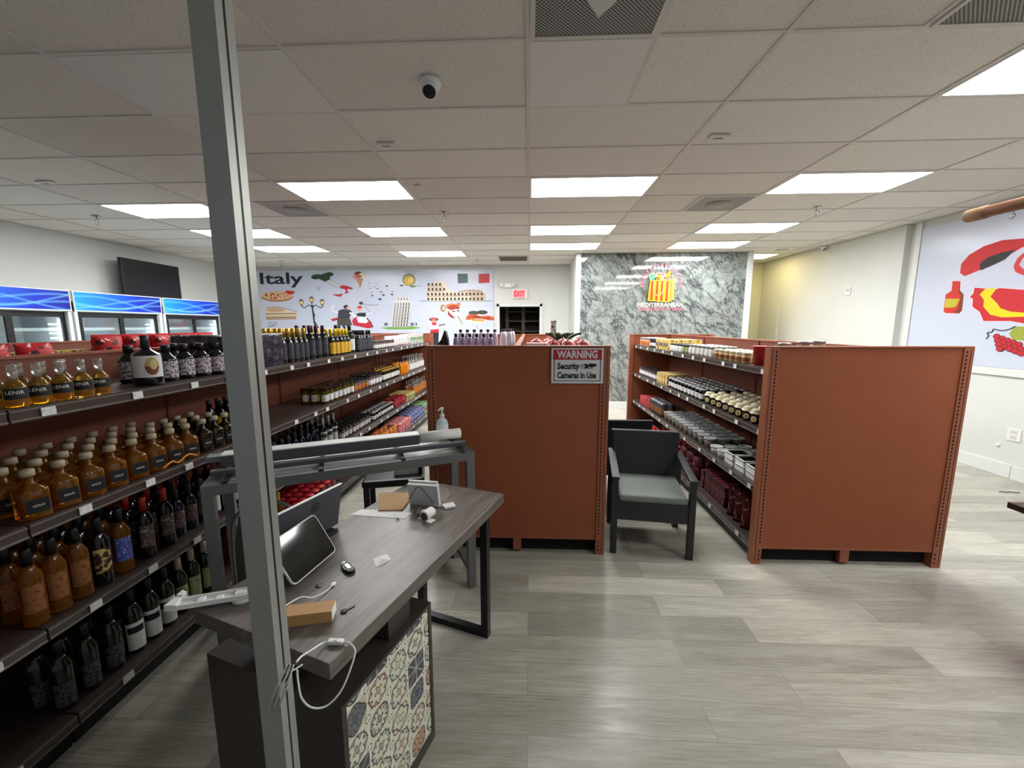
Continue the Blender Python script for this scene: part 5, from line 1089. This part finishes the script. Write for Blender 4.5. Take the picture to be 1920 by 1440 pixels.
# arched black bag between bench legs
t = thing('arched_bag', 'dark arched carrier with pale lining standing behind the left bench leg', 'carrier', (-1.40,1.98,0), .35)
obj('hoop', MB().tube(smoothpath([(-.16,0,.0),(-.16,0,.5),(-.13,0,.68),(0,0,.74),(.13,0,.68),(.16,0,.5),(.16,0,0)]), .009, GREYD, 8), t)
obj('side_panel', MB().prism([(-.155,0),(-.155,.5),(-.125,.66),(0,.72),(.0,0)], -.004,.004, mat('mesh_grey',(58,58,56),.7)), t)
# stool
t = thing('padded_stool', 'black padded stool with dark legs behind the bench', 'stool', (-1.02,2.93,0), .25)
obj('seat', B((-.22,-.18,.50),(.22,.18,.56),mat('black_vinyl',(30,31,34),.3)), t, bevel=.02)
for x in (-.19,.19):
    for y in (-.15,.15): obj('leg', B((x-.02,y-.02,0),(x+.02,y+.02,.50),BLACKM), t)
obj('stretcher', MB().box((-.17,-.16,.18),(.17,-.14,.21),BLACKM).box((-.17,.14,.18),(.17,.16,.21),BLACKM), t)
t = thing('clip_board', 'white card with black clip lying on the black stool', 'card', (-.93,2.93,.561), .3); obj('card', B((-.09,-.07,0),(.11,.07,.05),WHITE), t); obj('clip', B((.085,-.075,.0),(.115,.02,.052),BLACK), t)
# ------------------------------------------------------------------ wicker chairs
def chair(label, loc, rz, n=1):
    t = thing('wicker_armchair', label, 'chair', loc, rz, 'black wicker armchairs')
    w, d = .575, .53
    for x in (.0, w-.045):
        obj('front_leg', B((x,0,0),(x+.045,.045,.565),WEAVE), t, bevel=.004); obj('back_leg', B((x,d-.045,0),(x+.045,d,.62),WEAVE), t, bevel=.004)
        m = MB(); m.add([(x-.005,-.005,.565),(x+.05,-.005,.565),(x+.05,d,.62),(x-.005,d,.62),(x-.005,-.005,.59),(x+.05,-.005,.59),(x+.05,d,.645),(x-.005,d,.645)],[(3,2,1,0),(4,5,6,7),(0,1,5,4),(1,2,6,5),(2,3,7,6),(3,0,4,7)],WEAVE); obj('armrest', m, t, bevel=.004)
    obj('seat_base', B((.045,.01,.265),(w-.045,d-.01,.405),WEAVE), t)
    c = obj('cushion', B((.05,.0,.405),(w-.05,d-.07,.458),mat('grey_cushion_fabric',(122,128,124),.85,bump=.1,bscale=400)), t, bevel=.018)
    m = MB(); m.add([(.035,d-.09,.40),(w-.035,d-.09,.40),(w-.035,d-.05,.40),(.035,d-.05,.40),(.02,d-.01,.805),(w-.02,d-.01,.805),(w-.02,d+.03,.805),(.02,d+.03,.805)],[(3,2,1,0),(4,5,6,7),(0,1,5,4),(1,2,6,5),(2,3,7,6),(3,0,4,7)],WEAVE); obj('backrest', m, t, bevel=.01)
    return t
chair('black wicker armchair with grey cushion in the aisle, facing the camera', (.600,2.805,0), -.136)
chair('black wicker armchair turned away behind the front one, only its back visible', (1.16,4.20,0), pi-.02)
# small black floor connector by the middle post
